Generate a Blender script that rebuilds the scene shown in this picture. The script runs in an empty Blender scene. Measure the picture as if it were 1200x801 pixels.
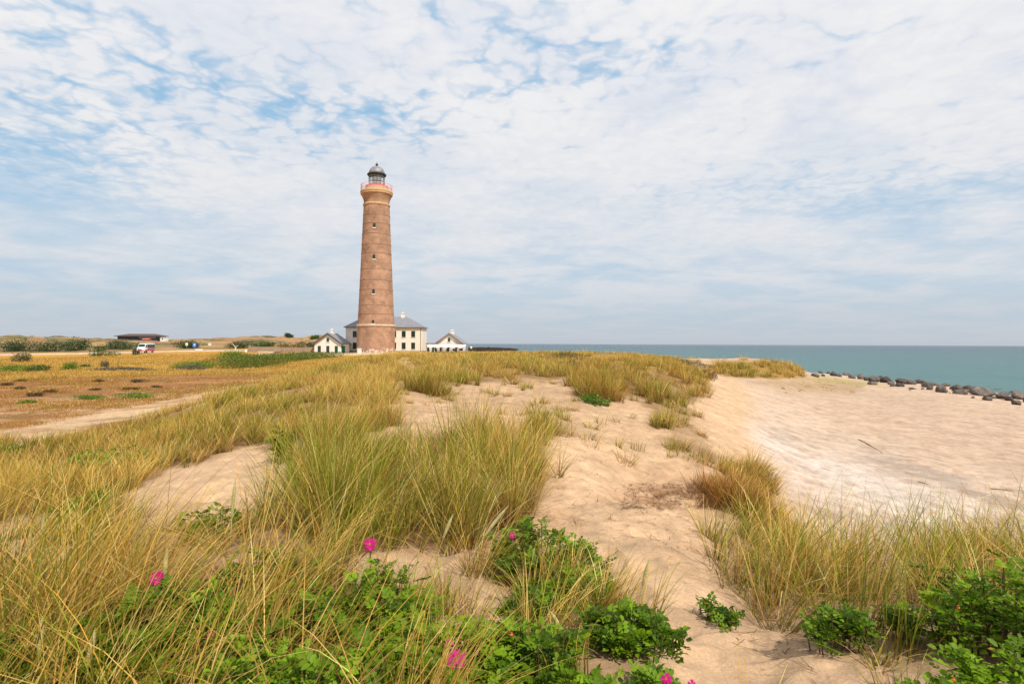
import bpy, bmesh, math, random
import numpy as np
from mathutils import Vector, Matrix

RNG = np.random.default_rng(7)
random.seed(7)
R = math.radians
SC = bpy.context.scene
COL = SC.collection
F, CU, CV = 667.0, 600.0, 400.5
CAMZ = 6.0
ROLL, PITCH = 0.0042, 0.0030

# ------------------------------------------------------------------ camera
fwd = np.array([0, math.cos(PITCH), math.sin(PITCH)])
rgt = np.array([math.cos(ROLL), 0, math.sin(ROLL)])
upv = np.cross(rgt, fwd)
cam_d = bpy.data.cameras.new('camera')
cam = bpy.data.objects.new('camera', cam_d)
COL.objects.link(cam)
cam_d.sensor_width = 36
cam_d.lens = F / 1200 * 36
cam_d.clip_start = 0.05
cam_d.clip_end = 100000
cam.matrix_world = Matrix(((rgt[0], upv[0], -fwd[0], 0), (rgt[1], upv[1], -fwd[1], 0),
                           (rgt[2], upv[2], -fwd[2], CAMZ), (0, 0, 0, 1)))
SC.camera = cam


def ray(u, v):
    return fwd + rgt * ((u - CU) / F) + upv * ((CV - v) / F)


def P(u, v, d):
    r = ray(u, v) * d
    return Vector((r[0], r[1], r[2] + CAMZ))


def project(x, y, z):
    zz = z - CAMZ
    dep = np.maximum(y * fwd[1] + zz * fwd[2], 0.05)
    a = x * rgt[0] + zz * rgt[2]
    b = x * upv[0] + y * upv[1] + zz * upv[2]
    return CU + a / dep * F, CV - b / dep * F


# ------------------------------------------------------------------ noise
_perm = RNG.random((256, 256))


def vnoise(x, y):
    xi = np.floor(x).astype(np.int64); yi = np.floor(y).astype(np.int64)
    fx = x - xi; fy = y - yi
    fx = fx * fx * (3 - 2 * fx); fy = fy * fy * (3 - 2 * fy)
    a = _perm[xi & 255, yi & 255]; b = _perm[(xi + 1) & 255, yi & 255]
    c = _perm[xi & 255, (yi + 1) & 255]; d = _perm[(xi + 1) & 255, (yi + 1) & 255]
    return (a * (1 - fx) + b * fx) * (1 - fy) + (c * (1 - fx) + d * fx) * fy


def fbm(x, y, oct=4, s=0.0):
    t = 0; amp = 1; n = 0
    for k in range(oct):
        ca, sa = math.cos(0.7 * k + s), math.sin(0.7 * k + s)
        t = t + amp * vnoise((x * ca - y * sa) * 2 ** k + 17.3 * k + s * 31, (x * sa + y * ca) * 2 ** k + 5.1 * k)
        n += amp; amp *= 0.5
    return t / n


def sstep(a, b, x):
    t = np.clip((x - a) / (b - a), 0, 1)
    return t * t * (3 - 2 * t)


# ------------------------------------------------------------------ terrain: surveyed points (bearing column, distance, height below the eye)
SURV = {
    -600: [(2, -1.6), (5, -2.1), (12, -2.9), (20, -3.4), (45, -3.6), (110, -3.5), (200, -3.4), (300, 2.6), (420, 1)],
    -250: [(2, -1.6), (4, -1.9), (8, -2.5), (12, -2.95), (19, -3.4), (45, -3.6), (110, -3.5), (200, -3.3), (300, 2.5), (420, 1)],
    0: [(2, -1.55), (3.5, -1.75), (5.5, -2.0), (7.5, -2.3), (10, -2.65), (14, -3.0), (19, -3.35), (27, -3.5), (45, -3.55), (70, -3.5),
        (110, -3.4), (137, -3.3), (165, -3.2), (210, -1.8), (320, 2.4), (420, 1)],
    150: [(2, -1.5), (3.5, -1.65), (6, -1.9), (9, -2.25), (14, -2.75), (19, -3.2), (26, -3.48), (45, -3.5), (90, -3.25), (120, -3.0), (145, -2.75),
          (175, -2.5), (220, -1.4), (280, 0.6), (320, 1.3), (420, 0.5)],
    250: [(2, -1.5), (3.5, -1.6), (5.5, -1.8), (8, -1.95), (11, -2.0), (15, -2.2), (20, -2.45), (26, -2.72), (33, -3.25), (38, -3.45),
          (60, -3.45), (100, -3.2), (150, -2.25), (200, -1.6), (320, 2.0), (420, 0.5)],
    340: [(2, -1.5), (4, -1.65), (8, -1.85), (12, -1.85), (18, -1.9), (26, -2.0), (36, -2.3), (46, -2.9), (60, -3.4), (80, -3.3), (110, -3.0), (147, -2.55),
          (200, -1.5), (320, 2.5), (420, 1)],
    400: [(2, -1.5), (3.5, -1.6), (5, -1.7), (8, -1.65), (12, -1.6), (18, -1.6), (28, -1.62), (45, -1.85), (60, -2.5), (80, -2.8), (110, -2.7),
          (147, -2.6), (200, -1.5), (320, 2.6), (420, 1)],
    450: [(2, -1.5), (4, -1.65), (8, -1.6), (12, -1.55), (18, -1.5), (28, -1.5), (40, -1.42), (55, -1.42), (75, -1.9), (100, -2.1),
          (140, -2.14), (156, -2.35), (200, -2.8), (280, -5), (420, -9)],
    520: [(2, -1.5), (3.5, -1.65), (5, -1.75), (7, -1.75), (9, -1.65), (13, -1.65), (18, -1.65), (24, -1.5), (32, -1.32), (45, -1.3),
          (60, -1.4), (90, -1.9), (130, -2.25), (150, -2.35), (190, -2.9), (260, -7), (420, -10)],
    580: [(2, -1.5), (5, -1.8), (8, -1.8), (13, -1.75), (18, -1.72), (26, -1.5), (40, -1.3), (60, -1.3), (90, -1.8), (150, -2.15), (180, -3.4), (220, -7), (420, -10)],
    640: [(2, -1.5), (3.5, -1.7), (5, -1.85), (8, -1.95), (11, -1.9), (15, -1.85), (20, -1.75), (26, -1.6), (35, -1.4), (50, -1.25),
          (70, -1.15), (90, -1.6), (120, -2.2), (150, -3.2), (200, -7), (420, -10)],
    700: [(2, -1.52), (3.5, -1.72), (6, -1.98), (8, -2.05), (11, -2.05), (15, -1.98), (20, -1.85), (26, -1.65), (36, -1.4), (55, -1.25), (75, -1.3),
          (100, -2), (140, -4.2), (190, -7.5), (420, -10)],
    760: [(2, -1.55), (3, -1.68), (4, -1.78), (6, -2.0), (7.2, -2.08), (8.6, -2.58), (11, -2.36), (14, -2.2), (18, -2.1), (25, -1.9),
          (35, -1.5), (55, -1.35), (75, -1.55), (100, -2.3), (140, -4.8), (180, -7.3), (420, -10)],
    830: [(2, -1.55), (3, -1.7), (4, -1.85), (6, -2.15), (7.4, -2.36), (8.8, -2.66), (11, -2.5), (16, -2.6), (22, -2.75), (32, -2.5),
          (42, -2.5), (60, -3.0), (80, -2.4), (100, -2.8), (130, -5.4), (180, -7.3), (420, -10)],
    900: [(2, -1.55), (3, -1.7), (4, -1.95), (6, -2.5), (8, -2.8), (11, -3.12), (15, -3.38), (22, -3.55), (32, -3.65), (45, -3.65),
          (60, -3.4), (78, -2.15), (95, -2.9), (125, -6.1), (180, -7.5), (420, -10)],
    960: [(2, -1.5), (3, -1.65), (4, -1.9), (6, -2.6), (8, -3.1), (12, -3.55), (18, -3.9), (30, -4.2), (45, -4.42), (65, -4.7),
          (90, -4.9), (112, -5.55), (124, -6.15), (150, -7.3), (420, -10)],
    1080: [(2, -1.5), (3, -1.65), (4, -1.9), (6, -2.7), (8, -3.3), (12, -3.9), (18, -4.2), (30, -4.5), (45, -4.75), (65, -5.0),
           (82, -5.55), (91, -6.15), (115, -7.2), (420, -10)],
    1200: [(2, -1.45), (3, -1.6), (4, -1.85), (6, -2.6), (8, -3.3), (12, -4), (18, -4.35), (30, -4.7), (45, -5.1), (60, -5.6),
           (70, -6.2), (95, -7.3), (420, -10)],
    1350: [(2, -1.5), (4, -1.9), (8, -3.3), (18, -4.5), (30, -5), (46, -5.7), (54, -6.3), (85, -7.5), (420, -10)],
    1800: [(2, -1.5), (4, -2.0), (8, -3.4), (18, -4.7), (28, -5.6), (36, -6.4), (60, -8), (420, -10)],
}
_cp = []
for u, rows in SURV.items():
    U = (u - CU) / F
    for d, dz in rows:
        _cp.append((math.atan(U), math.log(d * math.sqrt(1 + U * U)), dz))
_cp = np.array(_cp)
AZS = 2.2


def _kern(r2):
    return 0.5 * r2 * np.log(r2 + 1e-12)


_X = np.stack([_cp[:, 0] * AZS, _cp[:, 1]], 1)
_n = len(_X)
_K = _kern(((_X[:, None] - _X[None]) ** 2).sum(2)) + np.eye(_n) * 0.0015
_Pm = np.concatenate([np.ones((_n, 1)), _X], 1)
_A = np.block([[_K, _Pm], [_Pm.T, np.zeros((3, 3))]])
_W = np.linalg.solve(_A, np.concatenate([_cp[:, 2], np.zeros(3)]))


def tps(az, lr):
    q = np.stack([az * AZS, lr], 1)
    out = np.empty(len(q))
    for i in range(0, len(q), 20000):
        c = q[i:i + 20000]
        k = _kern(((c[:, None] - _X[None]) ** 2).sum(2))
        out[i:i + 20000] = k @ _W[:_n] + _W[_n] + c @ _W[_n + 1:]
    return out


AZMAX = 0.98


def base_height(x, y):
    az = np.arctan2(x, y)
    r = np.sqrt(x * x + y * y) + 1e-6
    lr = np.log(np.clip(r, 1.8, 430))
    azc = np.clip(az, -AZMAX, AZMAX)
    z = tps(azc, lr)
    back = sstep(1.0, 2.6, np.abs(az))
    z = z * (1 - back) + back * (-1.6 - 0.5 * np.log1p(r / 12))
    far = sstep(430, 1500, r)
    z = z * (1 - far) + far * np.where(az < -0.08, -3.0, -11.0)
    return z


def ground_z(x, y):
    x = np.asarray(x, float); y = np.asarray(y, float)
    z = base_height(x, y)
    r = np.sqrt(x * x + y * y)
    dune = sstep(-3.5, -2.6, z)
    z = z + (fbm(x / 3.2, y / 3.2, 3, 1.0) - 0.5) * (0.10 + 0.22 * dune) * sstep(1.0, 8.0, r) * (1 - sstep(110, 140, r) * 0.85)
    z = z + (fbm(x / 0.75, y / 0.75, 3, 2.0) - 0.5) * (0.05 + 0.10 * dune)
    lump = 1 - np.abs(fbm(x / 0.30, y / 0.30, 2, 3.0) * 2 - 1)
    z = z + (lump - 0.7) * (0.030 + 0.045 * dune) * (1 - sstep(45, 80, r))
    cx = np.floor(x / 0.42); cy = np.floor(y / 0.42)
    foot = np.zeros_like(z)
    for ox in (-1, 0, 1):
        for oy in (-1, 0, 1):
            ix = (cx + ox).astype(np.int64); iy = (cy + oy).astype(np.int64)
            h1 = _perm[ix & 255, iy & 255]; h2 = _perm[(ix + 91) & 255, (iy + 37) & 255]; h3 = _perm[(ix + 13) & 255, (iy + 151) & 255]
            px_ = (ix + h1) * 0.42; py_ = (iy + h2) * 0.42
            ca_, sa_ = np.cos(h3 * 6.28), np.sin(h3 * 6.28)
            ex = ((x - px_) * ca_ + (y - py_) * sa_) / 0.085; ey = ((y - py_) * ca_ - (x - px_) * sa_) / 0.15
            q2 = ex * ex + ey * ey
            on = (h3 * 7.7 % 1) < 0.55
            foot += on * (-np.exp(-q2 ** 1.5) + 0.40 * np.exp(-(np.sqrt(q2) - 1.35) ** 2 / 0.10))
    tread = sstep(0.42, 0.58, fbm(x / 2.4, y / 2.4, 2, 60.0))
    z = z + foot * 0.030 * tread * (1 - sstep(18, 32, r))
    hills = sstep(215, 290, r) * (1 - sstep(430, 900, r))
    z = z + hills * (fbm(x / 18, y / 18, 3, 4.0) - 0.5) * 5.2 * (1 - np.exp(-((x + 198) / 25) ** 2) * 0.7)
    return z + CAMZ


def gz(x, y):
    return float(ground_z(np.array([x]), np.array([y]))[0])


_dm = np.exp(np.linspace(math.log(1.6), math.log(420), 900))


def at(u, v, dmin=1.6):
    """the place on the ground seen at pixel (u, v)"""
    r = ray(u, v)
    X = r[0] * _dm; Y = r[1] * _dm; Z = r[2] * _dm + CAMZ
    g = ground_z(X, Y)
    k = np.nonzero((Z < g) & (_dm > dmin))[0]
    i = k[0] if len(k) else len(_dm) - 1
    return Vector((X[i], Y[i], g[i]))


# ------------------------------------------------------------------ materials
def mat(name):
    m = bpy.data.materials.new(name)
    m.use_nodes = True
    nt = m.node_tree
    b = nt.nodes['Principled BSDF']
    return m, nt, b


def N(nt, typ, **kw):
    n = nt.nodes.new(typ)
    for k, v in kw.items():
        if k in n.inputs.keys():
            n.inputs[k].default_value = v
        else:
            setattr(n, k, v)
    return n


def simple(name, col, rough=0.7, var=0.15, scale=6.0, metal=0.0, bump=0.0, bscale=40.0, spec=0.3):
    m, nt, b = mat(name)
    tc = N(nt, 'ShaderNodeTexCoord')
    no = N(nt, 'ShaderNodeTexNoise'); no.inputs['Scale'].default_value = scale; no.inputs['Detail'].default_value = 5
    nt.links.new(tc.outputs['Object'], no.inputs['Vector'])
    mr = N(nt, 'ShaderNodeMapRange'); mr.inputs['From Min'].default_value = 0.3; mr.inputs['From Max'].default_value = 0.7
    mr.inputs['To Min'].default_value = 1 - var; mr.inputs['To Max'].default_value = 1 + var
    nt.links.new(no.outputs['Fac'], mr.inputs['Value'])
    mx = N(nt, 'ShaderNodeMix', data_type='RGBA', blend_type='MULTIPLY')
    mx.inputs['Factor'].default_value = 1
    mx.inputs['A'].default_value = (*col, 1)
    for s in mx.inputs:
        pass
    mx.inputs[6].default_value = (*col, 1)
    nt.links.new(mr.outputs['Result'], mx.inputs[7])
    nt.links.new(mx.outputs[2], b.inputs['Base Color'])
    b.inputs['Roughness'].default_value = rough
    b.inputs['Metallic'].default_value = metal
    b.inputs['Specular IOR Level'].default_value = spec
    if bump:
        n2 = N(nt, 'ShaderNodeTexNoise'); n2.inputs['Scale'].default_value = bscale; n2.inputs['Detail'].default_value = 4
        nt.links.new(tc.outputs['Object'], n2.inputs['Vector'])
        bp = N(nt, 'ShaderNodeBump'); bp.inputs['Strength'].default_value = bump; bp.inputs['Distance'].default_value = 0.05
        nt.links.new(n2.outputs['Fac'], bp.inputs['Height'])
        nt.links.new(bp.outputs['Normal'], b.inputs['Normal'])
    return m


def leafmat(name, trans=0.35, rough=0.5, spec=0.25):
    """foliage: colour from the mesh's own per-leaf colours, some light passes through"""
    m, nt, b = mat(name)
    at_ = N(nt, 'ShaderNodeAttribute', attribute_name='Col')
    nt.links.new(at_.outputs['Color'], b.inputs['Base Color'])
    b.inputs['Roughness'].default_value = rough
    b.inputs['Specular IOR Level'].default_value = spec
    tr = N(nt, 'ShaderNodeBsdfTranslucent')
    nt.links.new(at_.outputs['Color'], tr.inputs['Color'])
    mx = N(nt, 'ShaderNodeMixShader'); mx.inputs[0].default_value = trans
    nt.links.new(b.outputs[0], mx.inputs[1]); nt.links.new(tr.outputs[0], mx.inputs[2])
    nt.links.new(mx.outputs[0], nt.nodes['Material Output'].inputs['Surface'])
    return m


M = {}
M['grass'] = leafmat('marram_blades', 0.3, 0.55, 0.2)
M['leaf'] = leafmat('rose_leaves', 0.38, 0.5, 0.18)
M['scrub'] = leafmat('scrub_leaves', 0.2, 0.6, 0.2)
M['petal'] = leafmat('petals', 0.4, 0.5, 0.2)
M['stem'] = simple('stems', (0.10, 0.07, 0.03), 0.8)
M['white'] = simple('whitewash', (0.76, 0.71, 0.63), 0.85, 0.06, 0.6)
M['white_b'] = simple('white_paint', (0.80, 0.79, 0.77), 0.5, 0.03)
M['plinth'] = simple('plinth_grey', (0.16, 0.15, 0.15), 0.8)
M['roof'] = simple('slate_roof', (0.21, 0.215, 0.24), 0.55, 0.12, 1.2, bump=0.2, bscale=8)
M['trim_brown'] = simple('brown_trim', (0.22, 0.14, 0.10), 0.7)
M['trim_dark'] = simple('dark_trim', (0.09, 0.085, 0.09), 0.6)
M['green'] = simple('green_paint', (0.012, 0.07, 0.045), 0.4)
M['green_b'] = simple('green_door', (0.015, 0.13, 0.075), 0.4)
M['greyblue'] = simple('grey_blue_door', (0.03, 0.045, 0.055), 0.4)
M['glass'] = simple('dark_glass', (0.02, 0.028, 0.03), 0.08, 0.1, spec=0.6)
M['copper'] = simple('dome_metal', (0.25, 0.24, 0.25), 0.55, 0.25, 1.5, metal=0.2)
M['iron'] = simple('dark_iron', (0.035, 0.045, 0.045), 0.5)
M['lensgreen'] = simple('lens_green', (0.13, 0.17, 0.12), 0.3)
M['red'] = simple('red_paint', (0.55, 0.10, 0.08), 0.5)
M['railing'] = simple('rail_red_white', (0.72, 0.42, 0.41), 0.5)
M['ochre'] = simple('ochre_render', (0.52, 0.33, 0.17), 0.8, 0.12, 1.5)
M['wood_grey'] = simple('weathered_wood', (0.30, 0.22, 0.15), 0.85, 0.3, 3.0)
M['wood_dark'] = simple('tarred_wood', (0.045, 0.030, 0.026), 0.8, 0.3, 2.0)
M['canvas'] = simple('white_canvas', (0.82, 0.80, 0.77), 0.8, 0.03)
M['wicker'] = simple('dark_wicker', (0.05, 0.035, 0.03), 0.7)
M['blue'] = simple('sign_blue', (0.02, 0.16, 0.55), 0.4, 0.05)
M['post'] = simple('pale_post', (0.62, 0.58, 0.48), 0.7)
M['steel'] = simple('galvanised', (0.35, 0.36, 0.37), 0.45, metal=0.4)
M['van_white'] = simple('van_white', (0.74, 0.74, 0.76), 0.25, 0.03, spec=0.5)
M['van_grey'] = simple('van_silver', (0.15, 0.155, 0.18), 0.3, 0.05, spec=0.5)
M['van_red'] = simple('van_red', (0.50, 0.05, 0.08), 0.3, 0.05)
M['rubber'] = simple('rubber', (0.015, 0.015, 0.016), 0.8)
M['lamp'] = simple('lamp_glass', (0.6, 0.6, 0.62), 0.15, spec=0.6)
M['pav_roof'] = simple('brown_roofing', (0.10, 0.065, 0.055), 0.8, 0.2, 0.5)
M['skin'] = simple('skin', (0.5, 0.3, 0.2), 0.6)
M['dark_cloth'] = simple('dark_cloth', (0.04, 0.03, 0.04), 0.8)
M['drift'] = simple('driftwood', (0.07, 0.05, 0.04), 0.9)


def rock_mat():
    m, nt, b = mat('boulder_granite')
    tc = N(nt, 'ShaderNodeTexCoord'); ob = N(nt, 'ShaderNodeObjectInfo')
    add = N(nt, 'ShaderNodeVectorMath', operation='ADD')
    sc = N(nt, 'ShaderNodeVectorMath', operation='SCALE'); sc.inputs['Scale'].default_value = 37
    nt.links.new(ob.outputs['Random'], sc.inputs[0])
    nt.links.new(tc.outputs['Object'], add.inputs[0]); nt.links.new(sc.outputs[0], add.inputs[1])
    no = N(nt, 'ShaderNodeTexNoise'); no.inputs['Scale'].default_value = 2.6; no.inputs['Detail'].default_value = 7; no.inputs['Roughness'].default_value = 0.65
    nt.links.new(add.outputs[0], no.inputs['Vector'])
    cr = N(nt, 'ShaderNodeValToRGB')
    e = cr.color_ramp.elements
    e[0].position = 0.32; e[0].color = (0.022, 0.021, 0.022, 1)
    e[1].position = 0.72; e[1].color = (0.19, 0.135, 0.10, 1)
    x = e.new(0.5); x.color = (0.075, 0.057, 0.048, 1)
    nt.links.new(no.outputs['Fac'], cr.inputs['Fac'])
    mr = N(nt, 'ShaderNodeMapRange'); mr.inputs['To Min'].default_value = 0.6; mr.inputs['To Max'].default_value = 1.6
    nt.links.new(ob.outputs['Random'], mr.inputs['Value'])
    mx = N(nt, 'ShaderNodeMix', data_type='RGBA', blend_type='MULTIPLY'); mx.inputs['Factor'].default_value = 1
    nt.links.new(cr.outputs['Color'], mx.inputs[6]); nt.links.new(mr.outputs['Result'], mx.inputs[7])
    nt.links.new(mx.outputs[2], b.inputs['Base Color'])
    b.inputs['Roughness'].default_value = 0.75
    bp = N(nt, 'ShaderNodeBump'); bp.inputs['Strength'].default_value = 0.6; bp.inputs['Distance'].default_value = 0.1
    nt.links.new(no.outputs['Fac'], bp.inputs['Height']); nt.links.new(bp.outputs['Normal'], b.inputs['Normal'])
    return m


M['rock'] = rock_mat()


def tower_mat():
    m, nt, b = mat('tower_brick')
    tc = N(nt, 'ShaderNodeTexCoord')
    sp = N(nt, 'ShaderNodeSeparateXYZ'); nt.links.new(tc.outputs['Object'], sp.inputs[0])
    # unwrap round the shaft: angle * radius, height
    an = N(nt, 'ShaderNodeMath', operation='ARCTAN2'); nt.links.new(sp.outputs['X'], an.inputs[0]); nt.links.new(sp.outputs['Y'], an.inputs[1])
    ml = N(nt, 'ShaderNodeMath', operation='MULTIPLY'); ml.inputs[1].default_value = 3.8; nt.links.new(an.outputs[0], ml.inputs[0])
    cb = N(nt, 'ShaderNodeCombineXYZ'); nt.links.new(ml.outputs[0], cb.inputs[0]); nt.links.new(sp.outputs['Z'], cb.inputs[1])
    br = N(nt, 'ShaderNodeTexBrick')
    br.inputs['Color1'].default_value = (0.435, 0.252, 0.160, 1); br.inputs['Color2'].default_value = (0.345, 0.190, 0.122, 1)
    br.inputs['Mortar'].default_value = (0.36, 0.25, 0.18, 1)
    br.inputs['Scale'].default_value = 1.0; br.inputs['Brick Width'].default_value = 0.5; br.inputs['Row Height'].default_value = 0.16
    br.inputs['Mortar Size'].default_value = 0.012
    nt.links.new(cb.outputs[0], br.inputs['Vector'])
    n1 = N(nt, 'ShaderNodeTexNoise'); n1.inputs['Scale'].default_value = 0.5; n1.inputs['Detail'].default_value = 8; n1.inputs['Roughness'].default_value = 0.6
    nt.links.new(tc.outputs['Object'], n1.inputs['Vector'])
    mr = N(nt, 'ShaderNodeMapRange'); mr.inputs['From Min'].default_value = 0.3; mr.inputs['From Max'].default_value = 0.7
    mr.inputs['To Min'].default_value = 0.66; mr.inputs['To Max'].default_value = 1.3
    nt.links.new(n1.outputs['Fac'], mr.inputs['Value'])
    mx = N(nt, 'ShaderNodeMix', data_type='RGBA', blend_type='MULTIPLY'); mx.inputs['Factor'].default_value = 1
    nt.links.new(br.outputs['Color'], mx.inputs[6]); nt.links.new(mr.outputs['Result'], mx.inputs[7])
    # flaked lime wash low on the base and a few pale scars higher up
    n2 = N(nt, 'ShaderNodeTexNoise'); n2.inputs['Scale'].default_value = 1.1; n2.inputs['Detail'].default_value = 6; n2.inputs['Roughness'].default_value = 0.7
    nt.links.new(tc.outputs['Object'], n2.inputs['Vector'])
    zr = N(nt, 'ShaderNodeMapRange'); zr.inputs['From Min'].default_value = 0.6; zr.inputs['From Max'].default_value = 2.6
    zr.inputs['To Min'].default_value = 0.13; zr.inputs['To Max'].default_value = -0.15
    nt.links.new(sp.outputs['Z'], zr.inputs['Value'])
    ad = N(nt, 'ShaderNodeMath', operation='ADD'); nt.links.new(n2.outputs['Fac'], ad.inputs[0]); nt.links.new(zr.outputs['Result'], ad.inputs[1])
    th = N(nt, 'ShaderNodeMapRange'); th.inputs['From Min'].default_value = 0.60; th.inputs['From Max'].default_value = 0.66
    nt.links.new(ad.outputs[0], th.inputs['Value'])
    m2 = N(nt, 'ShaderNodeMix', data_type='RGBA'); nt.links.new(th.outputs['Result'], m2.inputs[0])
    nt.links.new(mx.outputs[2], m2.inputs[6]); m2.inputs[7].default_value = (0.66, 0.56, 0.48, 1)
    n3 = N(nt, 'ShaderNodeTexNoise'); n3.inputs['Scale'].default_value = 0.62; n3.inputs['Detail'].default_value = 5; n3.inputs['Roughness'].default_value = 0.75
    nt.links.new(tc.outputs['Object'], n3.inputs['Vector'])
    t3 = N(nt, 'ShaderNodeMapRange'); t3.inputs['From Min'].default_value = 0.70; t3.inputs['From Max'].default_value = 0.74
    nt.links.new(n3.outputs['Fac'], t3.inputs['Value'])
    m3 = N(nt, 'ShaderNodeMix', data_type='RGBA'); nt.links.new(t3.outputs['Result'], m3.inputs[0])
    nt.links.new(m2.outputs[2], m3.inputs[6]); m3.inputs[7].default_value = (0.56, 0.44, 0.36, 1)
    nt.links.new(m3.outputs[2], b.inputs['Base Color'])
    b.inputs['Roughness'].default_value = 0.85; b.inputs['Specular IOR Level'].default_value = 0.2
    bp = N(nt, 'ShaderNodeBump'); bp.inputs['Strength'].default_value = 0.35; bp.inputs['Distance'].default_value = 0.05
    nt.links.new(br.outputs['Fac'], bp.inputs['Height']); bp.invert = True
    nt.links.new(bp.outputs['Normal'], b.inputs['Normal'])
    return m


M['tower'] = tower_mat()
M['ring'] = simple('string_course', (0.32, 0.195, 0.14), 0.85, 0.25, 2.0)


def ground_mat():
    m, nt, b = mat('dune_ground')
    at_ = N(nt, 'ShaderNodeAttribute', attribute_name='Col')
    tc = N(nt, 'ShaderNodeTexCoord')
    fac = None
    cur = at_.outputs['Color']
    for scale, det, lo, hi in ((0.55, 5, 0.88, 1.10), (2.0, 9, 0.80, 1.14), (6.0, 6, 0.84, 1.12), (55.0, 4, 0.82, 1.16)):
        no = N(nt, 'ShaderNodeTexNoise'); no.inputs['Scale'].default_value = scale; no.inputs['Detail'].default_value = det; no.inputs['Roughness'].default_value = 0.6
        nt.links.new(tc.outputs['Object'], no.inputs['Vector'])
        mr = N(nt, 'ShaderNodeMapRange'); mr.inputs['From Min'].default_value = 0.3; mr.inputs['From Max'].default_value = 0.7
        mr.inputs['To Min'].default_value = lo; mr.inputs['To Max'].default_value = hi
        nt.links.new(no.outputs['Fac'], mr.inputs['Value'])
        mx = N(nt, 'ShaderNodeMix', data_type='RGBA', blend_type='MULTIPLY'); mx.inputs['Factor'].default_value = 1
        nt.links.new(cur, mx.inputs[6]); nt.links.new(mr.outputs['Result'], mx.inputs[7])
        cur = mx.outputs[2]
    # sparse dark specks: shell bits, dung, dry crumbs
    vo = N(nt, 'ShaderNodeTexVoronoi'); vo.inputs['Scale'].default_value = 7.0
    nt.links.new(tc.outputs['Object'], vo.inputs['Vector'])
    th = N(nt, 'ShaderNodeMapRange'); th.inputs['From Min'].default_value = 0.05; th.inputs['From Max'].default_value = 0.12
    th.inputs['To Min'].default_value = 0.45; th.inputs['To Max'].default_value = 0.0
    nt.links.new(vo.outputs['Distance'], th.inputs['Value'])
    mk = N(nt, 'ShaderNodeMix', data_type='RGBA'); nt.links.new(th.outputs['Result'], mk.inputs[0])
    nt.links.new(cur, mk.inputs[6]); mk.inputs[7].default_value = (0.16, 0.09, 0.05, 1)
    nt.links.new(mk.outputs[2], b.inputs['Base Color'])
    b.inputs['Roughness'].default_value = 0.95; b.inputs['Specular IOR Level'].default_value = 0.12
    n1 = N(nt, 'ShaderNodeTexNoise'); n1.inputs['Scale'].default_value = 9; n1.inputs['Detail'].default_value = 8; n1.inputs['Roughness'].default_value = 0.7
    nt.links.new(tc.outputs['Object'], n1.inputs['Vector'])
    bp = N(nt, 'ShaderNodeBump'); bp.inputs['Strength'].default_value = 0.55; bp.inputs['Distance'].default_value = 0.05
    nt.links.new(n1.outputs['Fac'], bp.inputs['Height']); nt.links.new(bp.outputs['Normal'], b.inputs['Normal'])
    return m


M['ground'] = ground_mat()


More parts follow.
